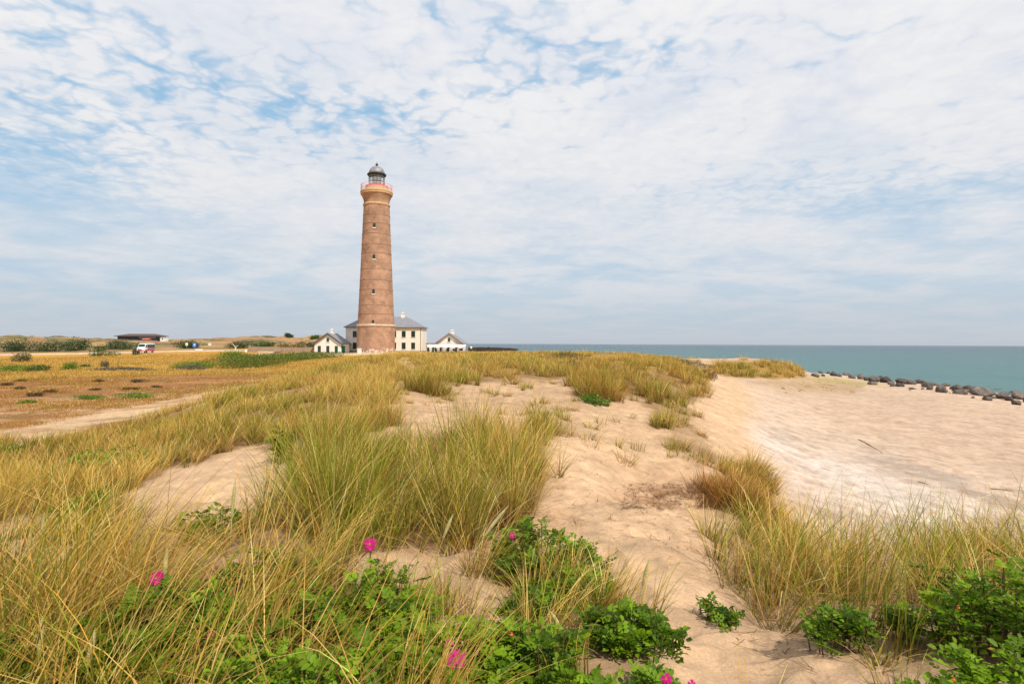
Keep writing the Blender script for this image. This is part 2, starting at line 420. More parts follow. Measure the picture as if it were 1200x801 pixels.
def sea_mat():
    m, nt, b = mat('sea_water')
    tc = N(nt, 'ShaderNodeTexCoord')
    mp = N(nt, 'ShaderNodeMapping'); mp.inputs['Scale'].default_value = (0.012, 0.03, 1); mp.inputs['Rotation'].default_value = (0, 0, R(-6))
    nt.links.new(tc.outputs['Object'], mp.inputs['Vector'])
    no = N(nt, 'ShaderNodeTexNoise'); no.inputs['Scale'].default_value = 1; no.inputs['Detail'].default_value = 6; no.inputs['Roughness'].default_value = 0.6
    nt.links.new(mp.outputs[0], no.inputs['Vector'])
    sp = N(nt, 'ShaderNodeSeparateXYZ'); nt.links.new(tc.outputs['Object'], sp.inputs[0])
    # shallow sand-bottomed water near the shore, deeper blue outside
    dist = N(nt, 'ShaderNodeVectorMath', operation='LENGTH'); nt.links.new(tc.outputs['Object'], dist.inputs[0])
    lg = N(nt, 'ShaderNodeMath', operation='LOGARITHM'); lg.inputs[1].default_value = 10; nt.links.new(dist.outputs['Value'], lg.inputs[0])
    nz = N(nt, 'ShaderNodeMath', operation='MULTIPLY_ADD'); nz.inputs[1].default_value = 1.7; nz.inputs[2].default_value = -0.85
    nt.links.new(no.outputs['Fac'], nz.inputs[0])
    ad = N(nt, 'ShaderNodeMath', operation='ADD'); nt.links.new(lg.outputs[0], ad.inputs[0]); nt.links.new(nz.outputs[0], ad.inputs[1])
    mr = N(nt, 'ShaderNodeMapRange'); mr.inputs['From Min'].default_value = 1.75; mr.inputs['From Max'].default_value = 3.6
    nt.links.new(ad.outputs[0], mr.inputs['Value'])
    cr = N(nt, 'ShaderNodeValToRGB'); e = cr.color_ramp.elements
    e[0].position = 0; e[0].color = (0.056, 0.160, 0.155, 1)
    e[1].position = 1; e[1].color = (0.03, 0.08, 0.118, 1)
    for p, c in ((0.18, (0.020, 0.150, 0.138)), (0.36, (0.013, 0.120, 0.122)), (0.6, (0.012, 0.082, 0.102)), (0.8, (0.014, 0.062, 0.094))):
        x = e.new(p); x.color = (*c, 1)
    nt.links.new(mr.outputs['Result'], cr.inputs['Fac'])
    nt.links.new(cr.outputs['Color'], b.inputs['Base Color'])
    b.inputs['Roughness'].default_value = 0.22
    b.inputs['Specular IOR Level'].default_value = 0.22
    m2 = N(nt, 'ShaderNodeMapping'); m2.inputs['Scale'].default_value = (0.25, 0.9, 1); m2.inputs['Rotation'].default_value = (0, 0, R(-12))
    nt.links.new(tc.outputs['Object'], m2.inputs['Vector'])
    n2 = N(nt, 'ShaderNodeTexNoise'); n2.inputs['Scale'].default_value = 0.45; n2.inputs['Detail'].default_value = 7; n2.inputs['Roughness'].default_value = 0.6
    nt.links.new(m2.outputs[0], n2.inputs['Vector'])
    bp = N(nt, 'ShaderNodeBump'); bp.inputs['Strength'].default_value = 1.0; bp.inputs['Distance'].default_value = 4.0
    nt.links.new(n2.outputs['Fac'], bp.inputs['Height']); nt.links.new(bp.outputs['Normal'], b.inputs['Normal'])
    return m


M['sea'] = sea_mat()
M['road'] = simple('pale_gravel_road', (0.50, 0.42, 0.34), 0.9, 0.12, 0.8)


# ------------------------------------------------------------------ mesh helpers
def tag(o, label=None, cat=None, group=None, kind=None):
    if label: o['label'] = label
    if cat: o['category'] = cat
    if group: o['group'] = group
    if kind: o['kind'] = kind
    return o


def empty(name, loc, rz=0.0):
    o = bpy.data.objects.new(name, None)
    COL.objects.link(o)
    o.location = loc; o.rotation_euler = (0, 0, rz)
    o.empty_display_size = 0.2
    return o


def fast_mesh(name, V, faces, mats, parent=None, cols=None, smooth=False, loc=None):
    """faces: list of (k, 3|4) index arrays; cols: per-vertex rgb"""
    me = bpy.data.meshes.new(name)
    V = np.ascontiguousarray(V, np.float32)
    me.vertices.add(len(V)); me.vertices.foreach_set('co', V.ravel())
    lt = np.concatenate([np.full(len(f), f.shape[1], np.int32) for f in faces if len(f)])
    idx = np.concatenate([f.ravel() for f in faces if len(f)]).astype(np.int32)
    me.loops.add(len(idx)); me.loops.foreach_set('vertex_index', idx)
    me.polygons.add(len(lt))
    st = np.zeros(len(lt), np.int32); st[1:] = np.cumsum(lt)[:-1]
    me.polygons.foreach_set('loop_start', st)
    try:
        me.polygons.foreach_set('loop_total', lt)
    except Exception:
        pass
    if smooth:
        me.polygons.foreach_set('use_smooth', np.ones(len(lt), bool))
    if cols is not None:
        ca = me.color_attributes.new('Col', 'FLOAT_COLOR', 'POINT')
        c4 = np.ones((len(V), 4), np.float32); c4[:, :3] = cols
        ca.data.foreach_set('color', c4.ravel())
    me.update(calc_edges=True)
    me.materials.append(mats)
    o = bpy.data.objects.new(name, me)
    COL.objects.link(o)
    if parent: o.parent = parent
    if loc is not None: o.location = loc
    return o


class MB:
    def __init__(s):
        s.v = []; s.f = []

    def add(s, vs, fs):
        k = len(s.v); s.v += [tuple(x) for x in vs]; s.f += [tuple(i + k for i in f) for f in fs]
        return s

    def box(s, x0, x1, y0, y1, z0, z1):
        vs = [(x0, y0, z0), (x1, y0, z0), (x1, y1, z0), (x0, y1, z0), (x0, y0, z1), (x1, y0, z1), (x1, y1, z1), (x0, y1, z1)]
        return s.add(vs, [(3, 2, 1, 0), (4, 5, 6, 7), (0, 1, 5, 4), (1, 2, 6, 5), (2, 3, 7, 6), (3, 0, 4, 7)])

    def tube(s, p, q, r0, r1=None, n=8):
        r1 = r0 if r1 is None else r1
        p = Vector(p); q = Vector(q); d = (q - p).normalized()
        a = d.orthogonal().normalized(); b = d.cross(a)
        vs = []
        for c, r in ((p, r0), (q, r1)):
            for i in range(n):
                t = 2 * math.pi * i / n
                vs.append(c + a * (r * math.cos(t)) + b * (r * math.sin(t)))
        fs = [(i, (i + 1) % n, n + (i + 1) % n, n + i) for i in range(n)]
        fs += [tuple(range(n - 1, -1, -1)), tuple(range(n, 2 * n))]
        return s.add(vs, fs)

    def lathe(s, prof, n=48, cap=True):
        vs = []
        for r, z in prof:
            for i in range(n):
                t = 2 * math.pi * i / n
                vs.append((r * math.cos(t), r * math.sin(t), z))
        fs = []
        for k in range(len(prof) - 1):
            for i in range(n):
                j = (i + 1) % n
                fs.append((k * n + i, k * n + j, (k + 1) * n + j, (k + 1) * n + i))
        if cap:
            fs.append(tuple(range(n - 1, -1, -1)))
            m = (len(prof) - 1) * n
            fs.append(tuple(range(m, m + n)))
        return s.add(vs, fs)

    def prism(s, poly, axis, a, b):
        """poly of 2-D points extruded along axis from a to b"""
        n = len(poly)
        def mk(p, t):
            return {'y': (p[0], t, p[1]), 'x': (t, p[0], p[1]), 'z': (p[0], p[1], t)}[axis]
        vs = [mk(p, a) for p in poly] + [mk(p, b) for p in poly]
        fs = [tuple(range(n)), tuple(range(2 * n - 1, n - 1, -1))]
        fs += [(i, n + i, n + (i + 1) % n, (i + 1) % n) for i in range(n)]
        return s.add(vs, fs)

    def build(s, name, m, parent=None, smooth=False, loc=None, bevel=0):
        me = bpy.data.meshes.new(name)
        me.from_pydata([tuple(x) for x in s.v], [], s.f)
        bm = bmesh.new(); bm.from_mesh(me)
        bmesh.ops.recalc_face_normals(bm, faces=bm.faces)
        if bevel:
            bmesh.ops.bevel(bm, geom=list(bm.edges), offset=bevel, segments=2, affect='EDGES', profile=0.6)
        bm.to_mesh(me); bm.free()
        if smooth:
            me.polygons.foreach_set('use_smooth', np.ones(len(me.polygons), bool))
            try:
                me.set_sharp_from_angle(angle=R(40))
            except Exception:
                pass
        me.materials.append(m)
        o = bpy.data.objects.new(name, me)
        COL.objects.link(o)
        if parent: o.parent = parent
        if loc is not None: o.location = loc
        return o


# ------------------------------------------------------------------ vegetation zones (survey of where each cover grows, in bearing/depression)
def poly_sd(u, v, poly):
    """signed distance to a polygon, positive inside"""
    p = np.array(poly, float)
    best = np.full(u.shape, 1e9); inside = np.zeros(u.shape, bool)
    for i in range(len(p)):
        a = p[i]; b = p[(i + 1) % len(p)]
        e = b - a
        w0 = u - a[0]; w1 = v - a[1]
        t = np.clip((w0 * e[0] + w1 * e[1]) / (e @ e), 0, 1)
        best = np.minimum(best, (w0 - t * e[0]) ** 2 + (w1 - t * e[1]) ** 2)
        c = ((a[1] > v) != (b[1] > v))
        with np.errstate(divide='ignore', invalid='ignore'):
            xx = (b[0] - a[0]) * (v - a[1]) / (b[1] - a[1] + 1e-12) + a[0]
        inside ^= c & (u < xx)
    d = np.sqrt(best)
    return np.where(inside, d, -d)


# (polygon, feather px, density, blade length m, greenness 0..1, orange 0..1, lean)
GRASS = [
    # front left sweep
    ([(-560, 690), (60, 690), (150, 660), (270, 650), (380, 650), (440, 690), (480, 760), (520, 900), (-560, 900)], 40, 0.85, 0.80, 0.42, 0.05, 0.60),
    ([(-560, 600), (30, 590), (120, 600), (200, 620), (330, 610), (380, 660), (150, 690), (60, 720), (-560, 720)], 25, 0.60, 0.55, 0.38, 0.1, 0.5),
    # big middle clump
    ([(330, 610), (350, 560), (400, 525), (480, 508), (560, 512), (632, 532), (640, 575), (600, 622), (520, 648), (420, 652), (360, 640)], 18, 1.25, 0.85, 0.52, 0.08, 0.18),
    ([(560, 500), (640, 495), (648, 540), (600, 560)], 10, 1.0, 0.6, 0.5, 0.1, 0.1),
    # left slope
    ([(-560, 515), (60, 512), (150, 498), (230, 474), (300, 455), (360, 438), (410, 428), (470, 428), (455, 470), (420, 505), (350, 525),
      (280, 528), (190, 548), (110, 590), (30, 600), (-560, 600)], 8, 1.5, 0.56, 0.30, 0.05, 0.35),
    ([(340, 470), (440, 460), (450, 500), (400, 530), (330, 530)], 14, 1.5, 0.70, 0.35, 0.0, 0.3),
    # ridge in front of the tower
    ([(400, 430), (430, 419), (470, 417), (520, 420), (520, 432), (470, 442), (420, 445)], 5, 1.5, 0.5, 0.12, 0.0, 0.2),
    ([(480, 428), (540, 424), (600, 424), (660, 428), (690, 440), (640, 446), (560, 447), (500, 452), (470, 446)], 6, 1.2, 0.62, 0.30, 0.05, 0.2),
    ([(500, 416), (560, 414), (640, 413), (700, 413), (760, 416), (820, 424), (760, 432), (660, 428), (560, 424), (500, 424)], 4, 1.1, 0.45, 0.30, 0.05, 0.2),
    ([(660, 428), (720, 424), (790, 428), (828, 440), (832, 458), (805, 472), (770, 478), (745, 462), (700, 470), (672, 462), (668, 445)], 7, 1.15, 0.70, 0.28, 0.45, 0.2),
    ([(745, 462), (800, 470), (815, 490), (800, 500), (765, 490)], 8, 0.6, 0.5, 0.5, 0.1, 0.2),
    # knoll by the sea
    ([(828, 430), (860, 425), (905, 423), (938, 434), (940, 441), (905, 443), (870, 441), (835, 436)], 4, 1.3, 0.9, 0.35, 0.05, 0.15),
    ([(880, 446), (940, 443), (1010, 452), (1000, 460), (930, 458)], 8, 0.25, 0.15, 0.55, 0.0, 0.1),
    # matted brow beside the hollow
    ([(815, 588), (822, 560), (850, 548), (890, 552), (905, 575), (895, 602), (850, 604)], 10, 0.7, 0.42, 0.18, 0.35, 0.9),
    ([(775, 490), (815, 500), (850, 545), (820, 545), (785, 515)], 10, 0.6, 0.35, 0.3, 0.3, 0.5),
    # front right stand
    ([(865, 712), (900, 680), (960, 660), (1050, 655), (1150, 650), (1420, 650), (1420, 860), (1150, 850), (1090, 790), (980, 752), (900, 738)], 26, 0.46, 0.95, 0.62, 0.22, 0.35),
    ([(835, 640), (860, 600), (905, 595), (940, 660), (900, 700), (860, 700)], 18, 0.55, 0.55, 0.4, 0.1, 0.4),
    # thin growth
    ([(640, 470), (780, 480), (810, 530), (700, 540), (640, 500)], 25, 0.17, 0.35, 0.5, 0.1, 0.3),
    ([(440, 455), (690, 448), (690, 490), (440, 490)], 15, 0.20, 0.3, 0.4, 0.1, 0.3),
    ([(560, 640), (760, 680), (820, 820), (480, 820), (470, 680)], 30, 0.50, 0.45, 0.6, 0.0, 0.4),
    ([(850, 740), (1100, 770), (1120, 830), (830, 830)], 20, 0.12, 0.35, 0.3, 0.1, 0.4),
]
SANDGAPS = [
    ([(170, 592), (205, 552), (260, 540), (345, 534), (350, 552), (310, 590), (265, 625), (200, 625), (165, 612)], 14, 0.80),
    ([(-60, 640), (30, 615), (90, 622), (100, 665), (30, 700), (-60, 710)], 14, 0.9),
    ([(460, 421), (476, 420), (490, 436), (474, 438)], 3, 0.9),
    ([(520, 660), (600, 650), (640, 720), (600, 790), (500, 800), (460, 720)], 25, 0.5),
    ([(770, 434), (800, 436), (800, 444), (765, 442)], 4, 0.5),
    ([(690, 700), (760, 640), (830, 700), (900, 800), (960, 900), (820, 900)], 20, 0.6),
]


def grass_field(x, y, z):
    u, v = project(x, y, z)
    r = np.sqrt(x * x + y * y)
    D = np.zeros(len(x)); H = np.full(len(x), 0.4); G = np.full(len(x), 0.4); O = np.zeros(len(x)); L = np.full(len(x), 0.3)
    pxm = r / F
    jit = (fbm(x / 1.1, y / 1.1, 3, 5.0) - 0.5) * np.minimum(0.9 / pxm, 60)
    for poly, fe, dens, h, g, o, lean in GRASS:
        s = poly_sd(u, v, poly)
        w = sstep(-fe, fe, s + jit * 0.5) * dens
        k = w > D
        D = np.where(k, w, D); H = np.where(k, h, H); G = np.where(k, g, G); O = np.where(k, o, O); L = np.where(k, lean, L)
    for poly, fe, a in SANDGAPS:
        s = poly_sd(u, v, poly)
        D = D * (1 - a * sstep(-fe, fe, s + jit * 0.8))
    toe = sstep(-3.45, -3.2, z - CAMZ) + (u > 500)
    D = D * np.clip(toe, 0, 1)
    return D, H, G, O, L, u, v


# ------------------------------------------------------------------ ground sheet
def build_ground():
    fine = np.linspace(-R(48), R(48), 500)
    side = np.linspace(R(48), R(312), 89)[1:-1]
    az = np.concatenate([fine, side])
    r = np.concatenate([np.linspace(0.25, 1.5, 12)[:-1], np.exp(np.arange(math.log(1.5), math.log(230), 0.0062)),
                        np.exp(np.arange(math.log(232), math.log(5000), 0.03))])
    A, Rr = np.meshgrid(az, r)
    X = (Rr * np.sin(A)).ravel(); Y = (Rr * np.cos(A)).ravel()
    Z = ground_z(X, Y)
    na, nr = len(az), len(r)
    i = np.arange(nr - 1)[:, None] * na; j = np.arange(na)[None]; j2 = (j + 1) % na
    q = np.stack([i + j, i + na + j, i + na + j2, i + j2], -1).reshape(-1, 4)[:, ::-1]
    V = np.stack([X, Y, Z], 1)
    V = np.concatenate([V, [[0, 0, Z[:na].mean()]]])
    c = np.full(na, len(V) - 1)
    tri = np.stack([c, np.arange(na), (np.arange(na) + 1) % na], 1)[:, ::-1]
    X, Y, Z = V[:, 0], V[:, 1], V[:, 2]
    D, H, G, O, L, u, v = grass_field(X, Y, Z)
    rr = np.sqrt(X * X + Y * Y)
    dz = Z - CAMZ
    C = np.empty((len(V), 3))
    sand = np.array([0.535, 0.358, 0.217])
    C[:] = sand
    n_big = fbm(X / 5, Y / 5, 4, 6.0)[:, None]; n_mid = fbm(X / 1.2, Y / 1.2, 4, 7.0)[:, None]; n_fine = fbm(X / 0.22, Y / 0.22, 3, 8.0)[:, None]

    def mixc(w, col):
        w = np.clip(w, 0, 1)
        w = w[:, None] if w.ndim == 1 else w
        C[:] = C * (1 - w) + np.array(col) * w
    # beach: bands along the shore
    beach = sstep(-3.1, -3.7, dz) * (u > 700)
    s = X - 0.10 * Y + (fbm(X / 9, Y / 16, 4, 9.0) - 0.5) * 16
    mixc(beach * 0.9, (0.535, 0.405, 0.305))
    mixc(beach * sstep(8, 18, s) * (1 - sstep(32, 50, s) * 0.7) * 0.8, (0.485, 0.345, 0.245))
    xs = X + (fbm(X / 3, Y / 6, 4, 10.0) - 0.5) * 4.5
    mixc(beach * np.exp(-((xs - 9.3) / 2.7) ** 2) * (1 - sstep(32, 60, Y)) * 0.9, (0.565, 0.475, 0.41))
    mixc(beach * np.exp(-((xs - 12.8) / 1.3) ** 2) * sstep(8, 12, Y) * (1 - sstep(20, 32, Y)) * sstep(0.35, 0.6, fbm(X / 1.2, Y / 1.6, 4, 11.0)) * 0.75, (0.34, 0.27, 0.22))
    mixc(beach * sstep(0.52, 0.70, fbm(X / 0.35, Y / 0.6, 4, 12.0)) * 0.45, (0.36, 0.235, 0.15))
    mixc(beach * np.exp(-((u - 985) / 45) ** 2 - ((v - 447 - (u - 985) * 0.09) / 3.0) ** 2) * 0.7, (0.30, 0.27, 0.06))
    # litter among the grass
    mixc(sstep(0.45, 0.7, n_mid[:, 0]) * (u > 380) * (u < 860) * (dz > -2.75) * 0.35, (0.42, 0.255, 0.14))
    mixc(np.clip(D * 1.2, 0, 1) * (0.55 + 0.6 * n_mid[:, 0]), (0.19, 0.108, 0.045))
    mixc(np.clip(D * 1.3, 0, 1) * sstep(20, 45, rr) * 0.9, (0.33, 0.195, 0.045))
    hollow = np.exp(-((u - 800) / 70) ** 2 - ((v - 582) / 16) ** 2)
    mixc(np.clip(hollow * 1.2, 0, 1) * sstep(0.30, 0.6, n_fine[:, 0]) * 0.9, (0.27, 0.14, 0.072))
    # heath flat on the landward side
    flat = (u < 560) * sstep(-2.85, -3.3, dz) * sstep(17, 24, rr)
    flat = np.maximum(flat, (u < 420) * sstep(55, 75, rr))
    flat = np.maximum(flat, sstep(75, 100, rr) * (u < 700) * (dz > -4))
    heath = np.array([0.27, 0.125, 0.052])
    mixc(flat, heath)
    st = fbm(X / 14, Y / 4, 4, 13.0)
    mixc(flat * sstep(0.45, 0.65, st) * 0.6, (0.42, 0.22, 0.085))
    mixc(flat * sstep(0.5, 0.7, fbm(X / 3, Y / 2, 4, 14.0)) * 0.6, (0.19, 0.135, 0.04))
    yel = sstep(62, 78, rr) * (u < 420)
    mixc(flat * yel * (0.55 + 0.45 * sstep(0.35, 0.6, fbm(X / 20, Y / 7, 4, 15.0))), (0.50, 0.285, 0.05))
    mixc(flat * sstep(95, 120, rr) * (1 - sstep(150, 190, rr)) * sstep(0.4, 0.6, fbm(X / 18, Y / 9, 3, 16.0)) * 0.8, (0.44, 0.19, 0.04))
    mixc(sstep(75, 100, rr) * (u > 400) * (u < 700) * (dz > -3.2) * 0.8, (0.54, 0.31, 0.045))
    # bare sandy track at the foot of the dune
    track = np.abs(poly_sd(u, v, [(-80, 523), (0, 511), (130, 484), (240, 462), (330, 444), (335, 446), (240, 465), (130, 489), (0, 519), (-80, 535)]))
    s_in = poly_sd(u, v, [(-120, 520), (0, 505), (120, 480), (236, 460), (330, 444), (335, 447), (250, 470), (130, 497), (0, 530), (-120, 545)])
    mixc(sstep(-6, 6, s_in + (n_mid[:, 0] - 0.5) * 16) * (rr < 60) * (0.45 + 0.5 * sstep(0.35, 0.55, n_mid[:, 0])), (0.54, 0.37, 0.22))
    s_in = poly_sd(u, v, [(-120, 480), (60, 470), (230, 458), (120, 476), (0, 503), (-120, 520)])
    mixc(sstep(-8, 8, s_in + (n_mid[:, 0] - 0.5) * 20) * (rr < 70) * sstep(0.4, 0.6, n_mid[:, 0]) * 0.7, (0.50, 0.32, 0.18))
    # yard in front of the buildings and the footpath
    s_in = poly_sd(u, v, [(296, 414), (368, 414), (420, 412.2), (470, 413), (550, 413.5), (550, 415.5), (500, 415), (420, 416), (340, 418), (296, 416)])
    mixc(sstep(-0.6, 1.2, s_in) * (rr > 100) * 0.9, (0.58, 0.45, 0.31))
    # hills behind
    hill = sstep(185, 220, rr) * (u < 480)
    mixc(hill, (0.36, 0.235, 0.10))
    mixc(hill * sstep(0.46, 0.56, fbm(X / 14, Y / 9, 4, 17.0)), (0.10, 0.105, 0.04))
    mixc(hill * sstep(0.52, 0.62, fbm(X / 9, Y / 5, 4, 18.0)) * 0.85, (0.36, 0.19, 0.10))
    C *= (0.93 + 0.14 * n_big) * (0.90 + 0.2 * n_fine)
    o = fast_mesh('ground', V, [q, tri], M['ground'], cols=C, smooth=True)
    tag(o, kind='structure')
    return o


build_ground()

# sea
def build_sea():
    az = np.radians(np.linspace(-175, 175, 141)); r = np.exp(np.linspace(math.log(12), math.log(60000), 90))
    A, Rr = np.meshgrid(az, r)
    X = (Rr * np.sin(A)).ravel(); Y = (Rr * np.cos(A)).ravel()
    na, nr = len(az), len(r)
    i = np.arange(nr - 1)[:, None] * na; j = np.arange(na - 1)[None]
    q = np.stack([i + j, i + na + j, i + na + j + 1, i + j + 1], -1).reshape(-1, 4)[:, ::-1]
    V = np.stack([X, Y, np.zeros_like(X)], 1)
    return tag(fast_mesh('sea', V, [q], M['sea'], smooth=True), kind='structure')


build_sea()

# road: a ribbon laid over the flat
def build_road():
    pts = [(-330, 136.5), (-200, 139), (-100, 141), (0, 141), (60, 143), (110, 145.5), (160, 147), (210, 150), (250, 152), (290, 151), (330, 147)]
    C = np.array([[(u - CU) / F * d, d] for u, d in pts])
    t = np.linspace(0, len(C) - 1, 240); k = np.minimum(t.astype(int), len(C) - 2); f = (t - k)[:, None]
    c = C[k] * (1 - f) + C[k + 1] * f
    for _ in range(8):
        c[1:-1] = (c[:-2] + 2 * c[1:-1] + c[2:]) / 4
    T = np.gradient(c, axis=0); T /= np.linalg.norm(T, axis=1)[:, None]; Nn = np.stack([-T[:, 1], T[:, 0]], 1)
    W = np.linspace(-3.4, 3.4, 9)
    XY = c[:, None] + Nn[:, None] * W[None, :, None]
    Z = ground_z(XY[..., 0].ravel(), XY[..., 1].ravel()).reshape(len(c), 9)
    mid = Z.max(1, keepdims=True)
    for _ in range(6):
        mid[1:-1] = (mid[:-2] + mid[1:-1] * 2 + mid[2:]) / 4
    Zr = np.repeat(mid, 9, 1) + 0.12
    Zr[:, 0] -= 0.5; Zr[:, -1] -= 0.5
    V = np.concatenate([XY, Zr[..., None]], 2).reshape(-1, 3)
    i = np.arange(len(c) - 1)[:, None] * 9; j = np.arange(8)[None]
    q = np.stack([i + j, i + j + 1, i + 10 + j, i + 9 + j], -1).reshape(-1, 4)
    tag(fast_mesh('road', V, [q], M['road'], smooth=True), kind='structure')


build_road()


# ------------------------------------------------------------------ grass blades
def blade_mesh(B, phi, th0, curl, Ln, W, col, nseg, windphi=None):
    """B (n,3) roots, phi lean azimuth, th0 lean at root, curl extra lean at the tip"""
    n = len(B)
    s = np.linspace(0, 1, nseg + 1)
    pos = np.zeros((n, nseg + 1, 3)); pos[:, 0] = B
    hx = np.sin(phi); hy = np.cos(phi)
    kink = (RNG.random(n) < 0.13) * RNG.uniform(0.6, 1.7, n); kpos = RNG.uniform(0.3, 0.8, n)
    for k in range(1, nseg + 1):
        sm = (s[k] + s[k - 1]) / 2
        th = th0 + curl * sm ** 1.6 + kink * (sm > kpos)
        ds = Ln / nseg
        pos[:, k, 0] = pos[:, k - 1, 0] + np.sin(th) * hx * ds
        pos[:, k, 1] = pos[:, k - 1, 1] + np.sin(th) * hy * ds
        pos[:, k, 2] = pos[:, k - 1, 2] + np.cos(th) * ds
    psi = RNG.uniform(0, 2 * math.pi, n)
    sx = np.cos(psi); sy = np.sin(psi)
    wv = np.stack([sx, sy, np.zeros(n)], 1)
    VV = np.empty((n, 2 * nseg + 1, 3)); CC = np.empty((n, 2 * nseg + 1, 3))
    tipc = np.clip(col * 1.15 + np.array([0.05, 0.03, 0.0]), 0, 0.8)
    for k in range(nseg):
        w = (W * (1 - 0.75 * s[k] ** 1.5) * 0.5)[:, None]
        VV[:, 2 * k] = pos[:, k] - wv * w; VV[:, 2 * k + 1] = pos[:, k] + wv * w
        rt = 0.65 * max(0.0, 1 - s[k] / 0.45)  # old brown sheaths at the foot, darkened to paint in shade inside the tufts
        cc = (col * (1 - s[k]) + tipc * s[k]) * (1 - rt) + BROWN * 0.8 * rt
        CC[:, 2 * k] = cc; CC[:, 2 * k + 1] = cc
    VV[:, -1] = pos[:, nseg]; CC[:, -1] = tipc
    m = 2 * nseg + 1
    base = np.arange(n)[:, None] * m
    qs = [base + np.array([2 * k, 2 * k + 1, 2 * k + 3, 2 * k + 2]) for k in range(nseg - 1)]
    tr = base + np.array([2 * nseg - 2, 2 * nseg - 1, 2 * nseg])
    return VV.reshape(-1, 3), CC.reshape(-1, 3), (np.concatenate(qs) if qs else np.zeros((0, 4), int)), tr


GOLD = np.array([0.52, 0.315, 0.042]); STRAW = np.array([0.66, 0.455, 0.15]); OLIVE = np.array([0.105, 0.120, 0.014])
FRESH = np.array([0.27, 0.30, 0.018]); ORANGE = np.array([0.40, 0.175, 0.032]); BROWN = np.array([0.150, 0.072, 0.026]); GREYS = np.array([0.40, 0.31, 0.19])


def tuft_blades(TX, TY, rad, nb, H, G, O, L, wid, dead_p=0.28):
    """blades for many tufts; arrays per tuft. returns per-blade arrays"""
    n = len(TX)
    idx = np.repeat(np.arange(n), nb)
    m = len(idx)
    a = RNG.uniform(0, 2 * math.pi, m); rr = np.sqrt(RNG.random(m)) * rad[idx]
    x = TX[idx] + np.cos(a) * rr; y = TY[idx] + np.sin(a) * rr
    out_phi = np.arctan2(np.cos(a), np.sin(a))
    wind = R(80) + RNG.normal(0, 0.5, m)
    lean = L[idx]
    mixw = np.clip(lean * 0.9 + RNG.normal(0, 0.25, m), 0, 1)
    hx = np.sin(out_phi) * (1 - mixw) + np.sin(wind) * mixw; hy = np.cos(out_phi) * (1 - mixw) + np.cos(wind) * mixw
    phi = np.arctan2(hx, hy)
    tb_ = RNG.normal(0, 0.16, n)[idx]; phi = phi + RNG.normal(0, 0.25, n)[idx]
    th0 = tb_ + np.abs(RNG.normal(0.10, 0.15, m)) + 0.30 * (rr / rad[idx]) * RNG.random(m) + lean * 0.22
    curl = np.abs(RNG.normal(0.35, 0.4, m)) + lean * RNG.random(m) * 0.9
    Ln = H[idx] * RNG.uniform(0.40, 1.2, m) * (RNG.uniform(0.75, 1.25, n)[idx])
    # dead, drooping blades
    dead = RNG.random(m) < dead_p
    th0 = np.where(dead, RNG.uniform(0.5, 1.35, m), th0); curl = np.where(dead, RNG.uniform(0.2, 1.0, m), curl); Ln = np.where(dead, Ln * 0.7, Ln)
    g = np.clip(G[idx] * 1.12 + RNG.normal(0, 0.14, n)[idx] + RNG.normal(0, 0.2, m), 0, 1)[:, None]; o = np.clip(O[idx] + 0.12 + RNG.normal(0, 0.2, n)[idx] + RNG.normal(0, 0.12, m), 0, 1)[:, None]
    t = RNG.random(m)[:, None]
    dry = GOLD * (1 - t) + STRAW * t
    dry = dry * (1 - o) + ORANGE * o
    grn = OLIVE * (1 - t) + FRESH * t
    pick = (RNG.random(m)[:, None] < g * 0.95)
    col = np.where(pick, grn, dry)
    col = np.where((RNG.random(m) < 0.14)[:, None], STRAW * 1.15, col)
    tone = RNG.random(m)[:, None]
    col = np.where(dead[:, None], np.where(tone < 0.62, BROWN * (0.7 + 1.6 * t), np.where(tone < 0.85, ORANGE * (0.6 + 0.6 * t), GREYS * (0.7 + 0.5 * t))), col) * RNG.uniform(0.65, 1.25, m)[:, None] * RNG.uniform(0.8, 1.15, n)[idx][:, None]
    if dead_p > 0.5:
        col = col * np.array([0.72, 0.52, 0.5])  # weathered rust brown
    return x, y, phi, th0, curl, Ln, np.clip(col, 0.01, 0.75), wid[idx] * RNG.uniform(0.7, 1.3, m)


def scatter_tufts(n_try, azr=R(55), r0=1.15, r1=150):
    az = RNG.uniform(-azr, azr, n_try); lr = RNG.uniform(math.log(r0), math.log(r1), n_try)
    r = np.exp(lr)
    x = r * np.sin(az); y = r * np.cos(az)
    z = ground_z(x, y)
    D, H, G, O, L, u, v = grass_field(x, y, z)
    T = np.where(r < 6, 30.0, 30.0 * (6 / np.maximum(r, 6)) ** 1.2)
    want = T * r * r * D * (2 * azr * (math.log(r1) - math.log(r0))) / n_try
    patch = sstep(0.36, 0.60, fbm(x / (0.6 + 0.02 * r), y / (0.6 + 0.02 * r), 2, 20.0)) * 1.25 + 0.06
    keep = RNG.random(n_try) < want * patch
    keep &= r > 1.5
    k = np.nonzero(keep)[0]
    hue = (fbm(x / (1.6 + 0.04 * r), y / (1.6 + 0.04 * r), 3, 21.0) - 0.5) * 1.4
    return x[k], y[k], r[k], H[k] * (0.50 + 1.0 * fbm(x[k] / 1.0, y[k] / 1.0, 2, 22.0)), np.clip(G[k] + hue[k] * 1.0, 0, 1), np.clip(O[k] + hue[k] * 0.4, 0, 1), L[k]


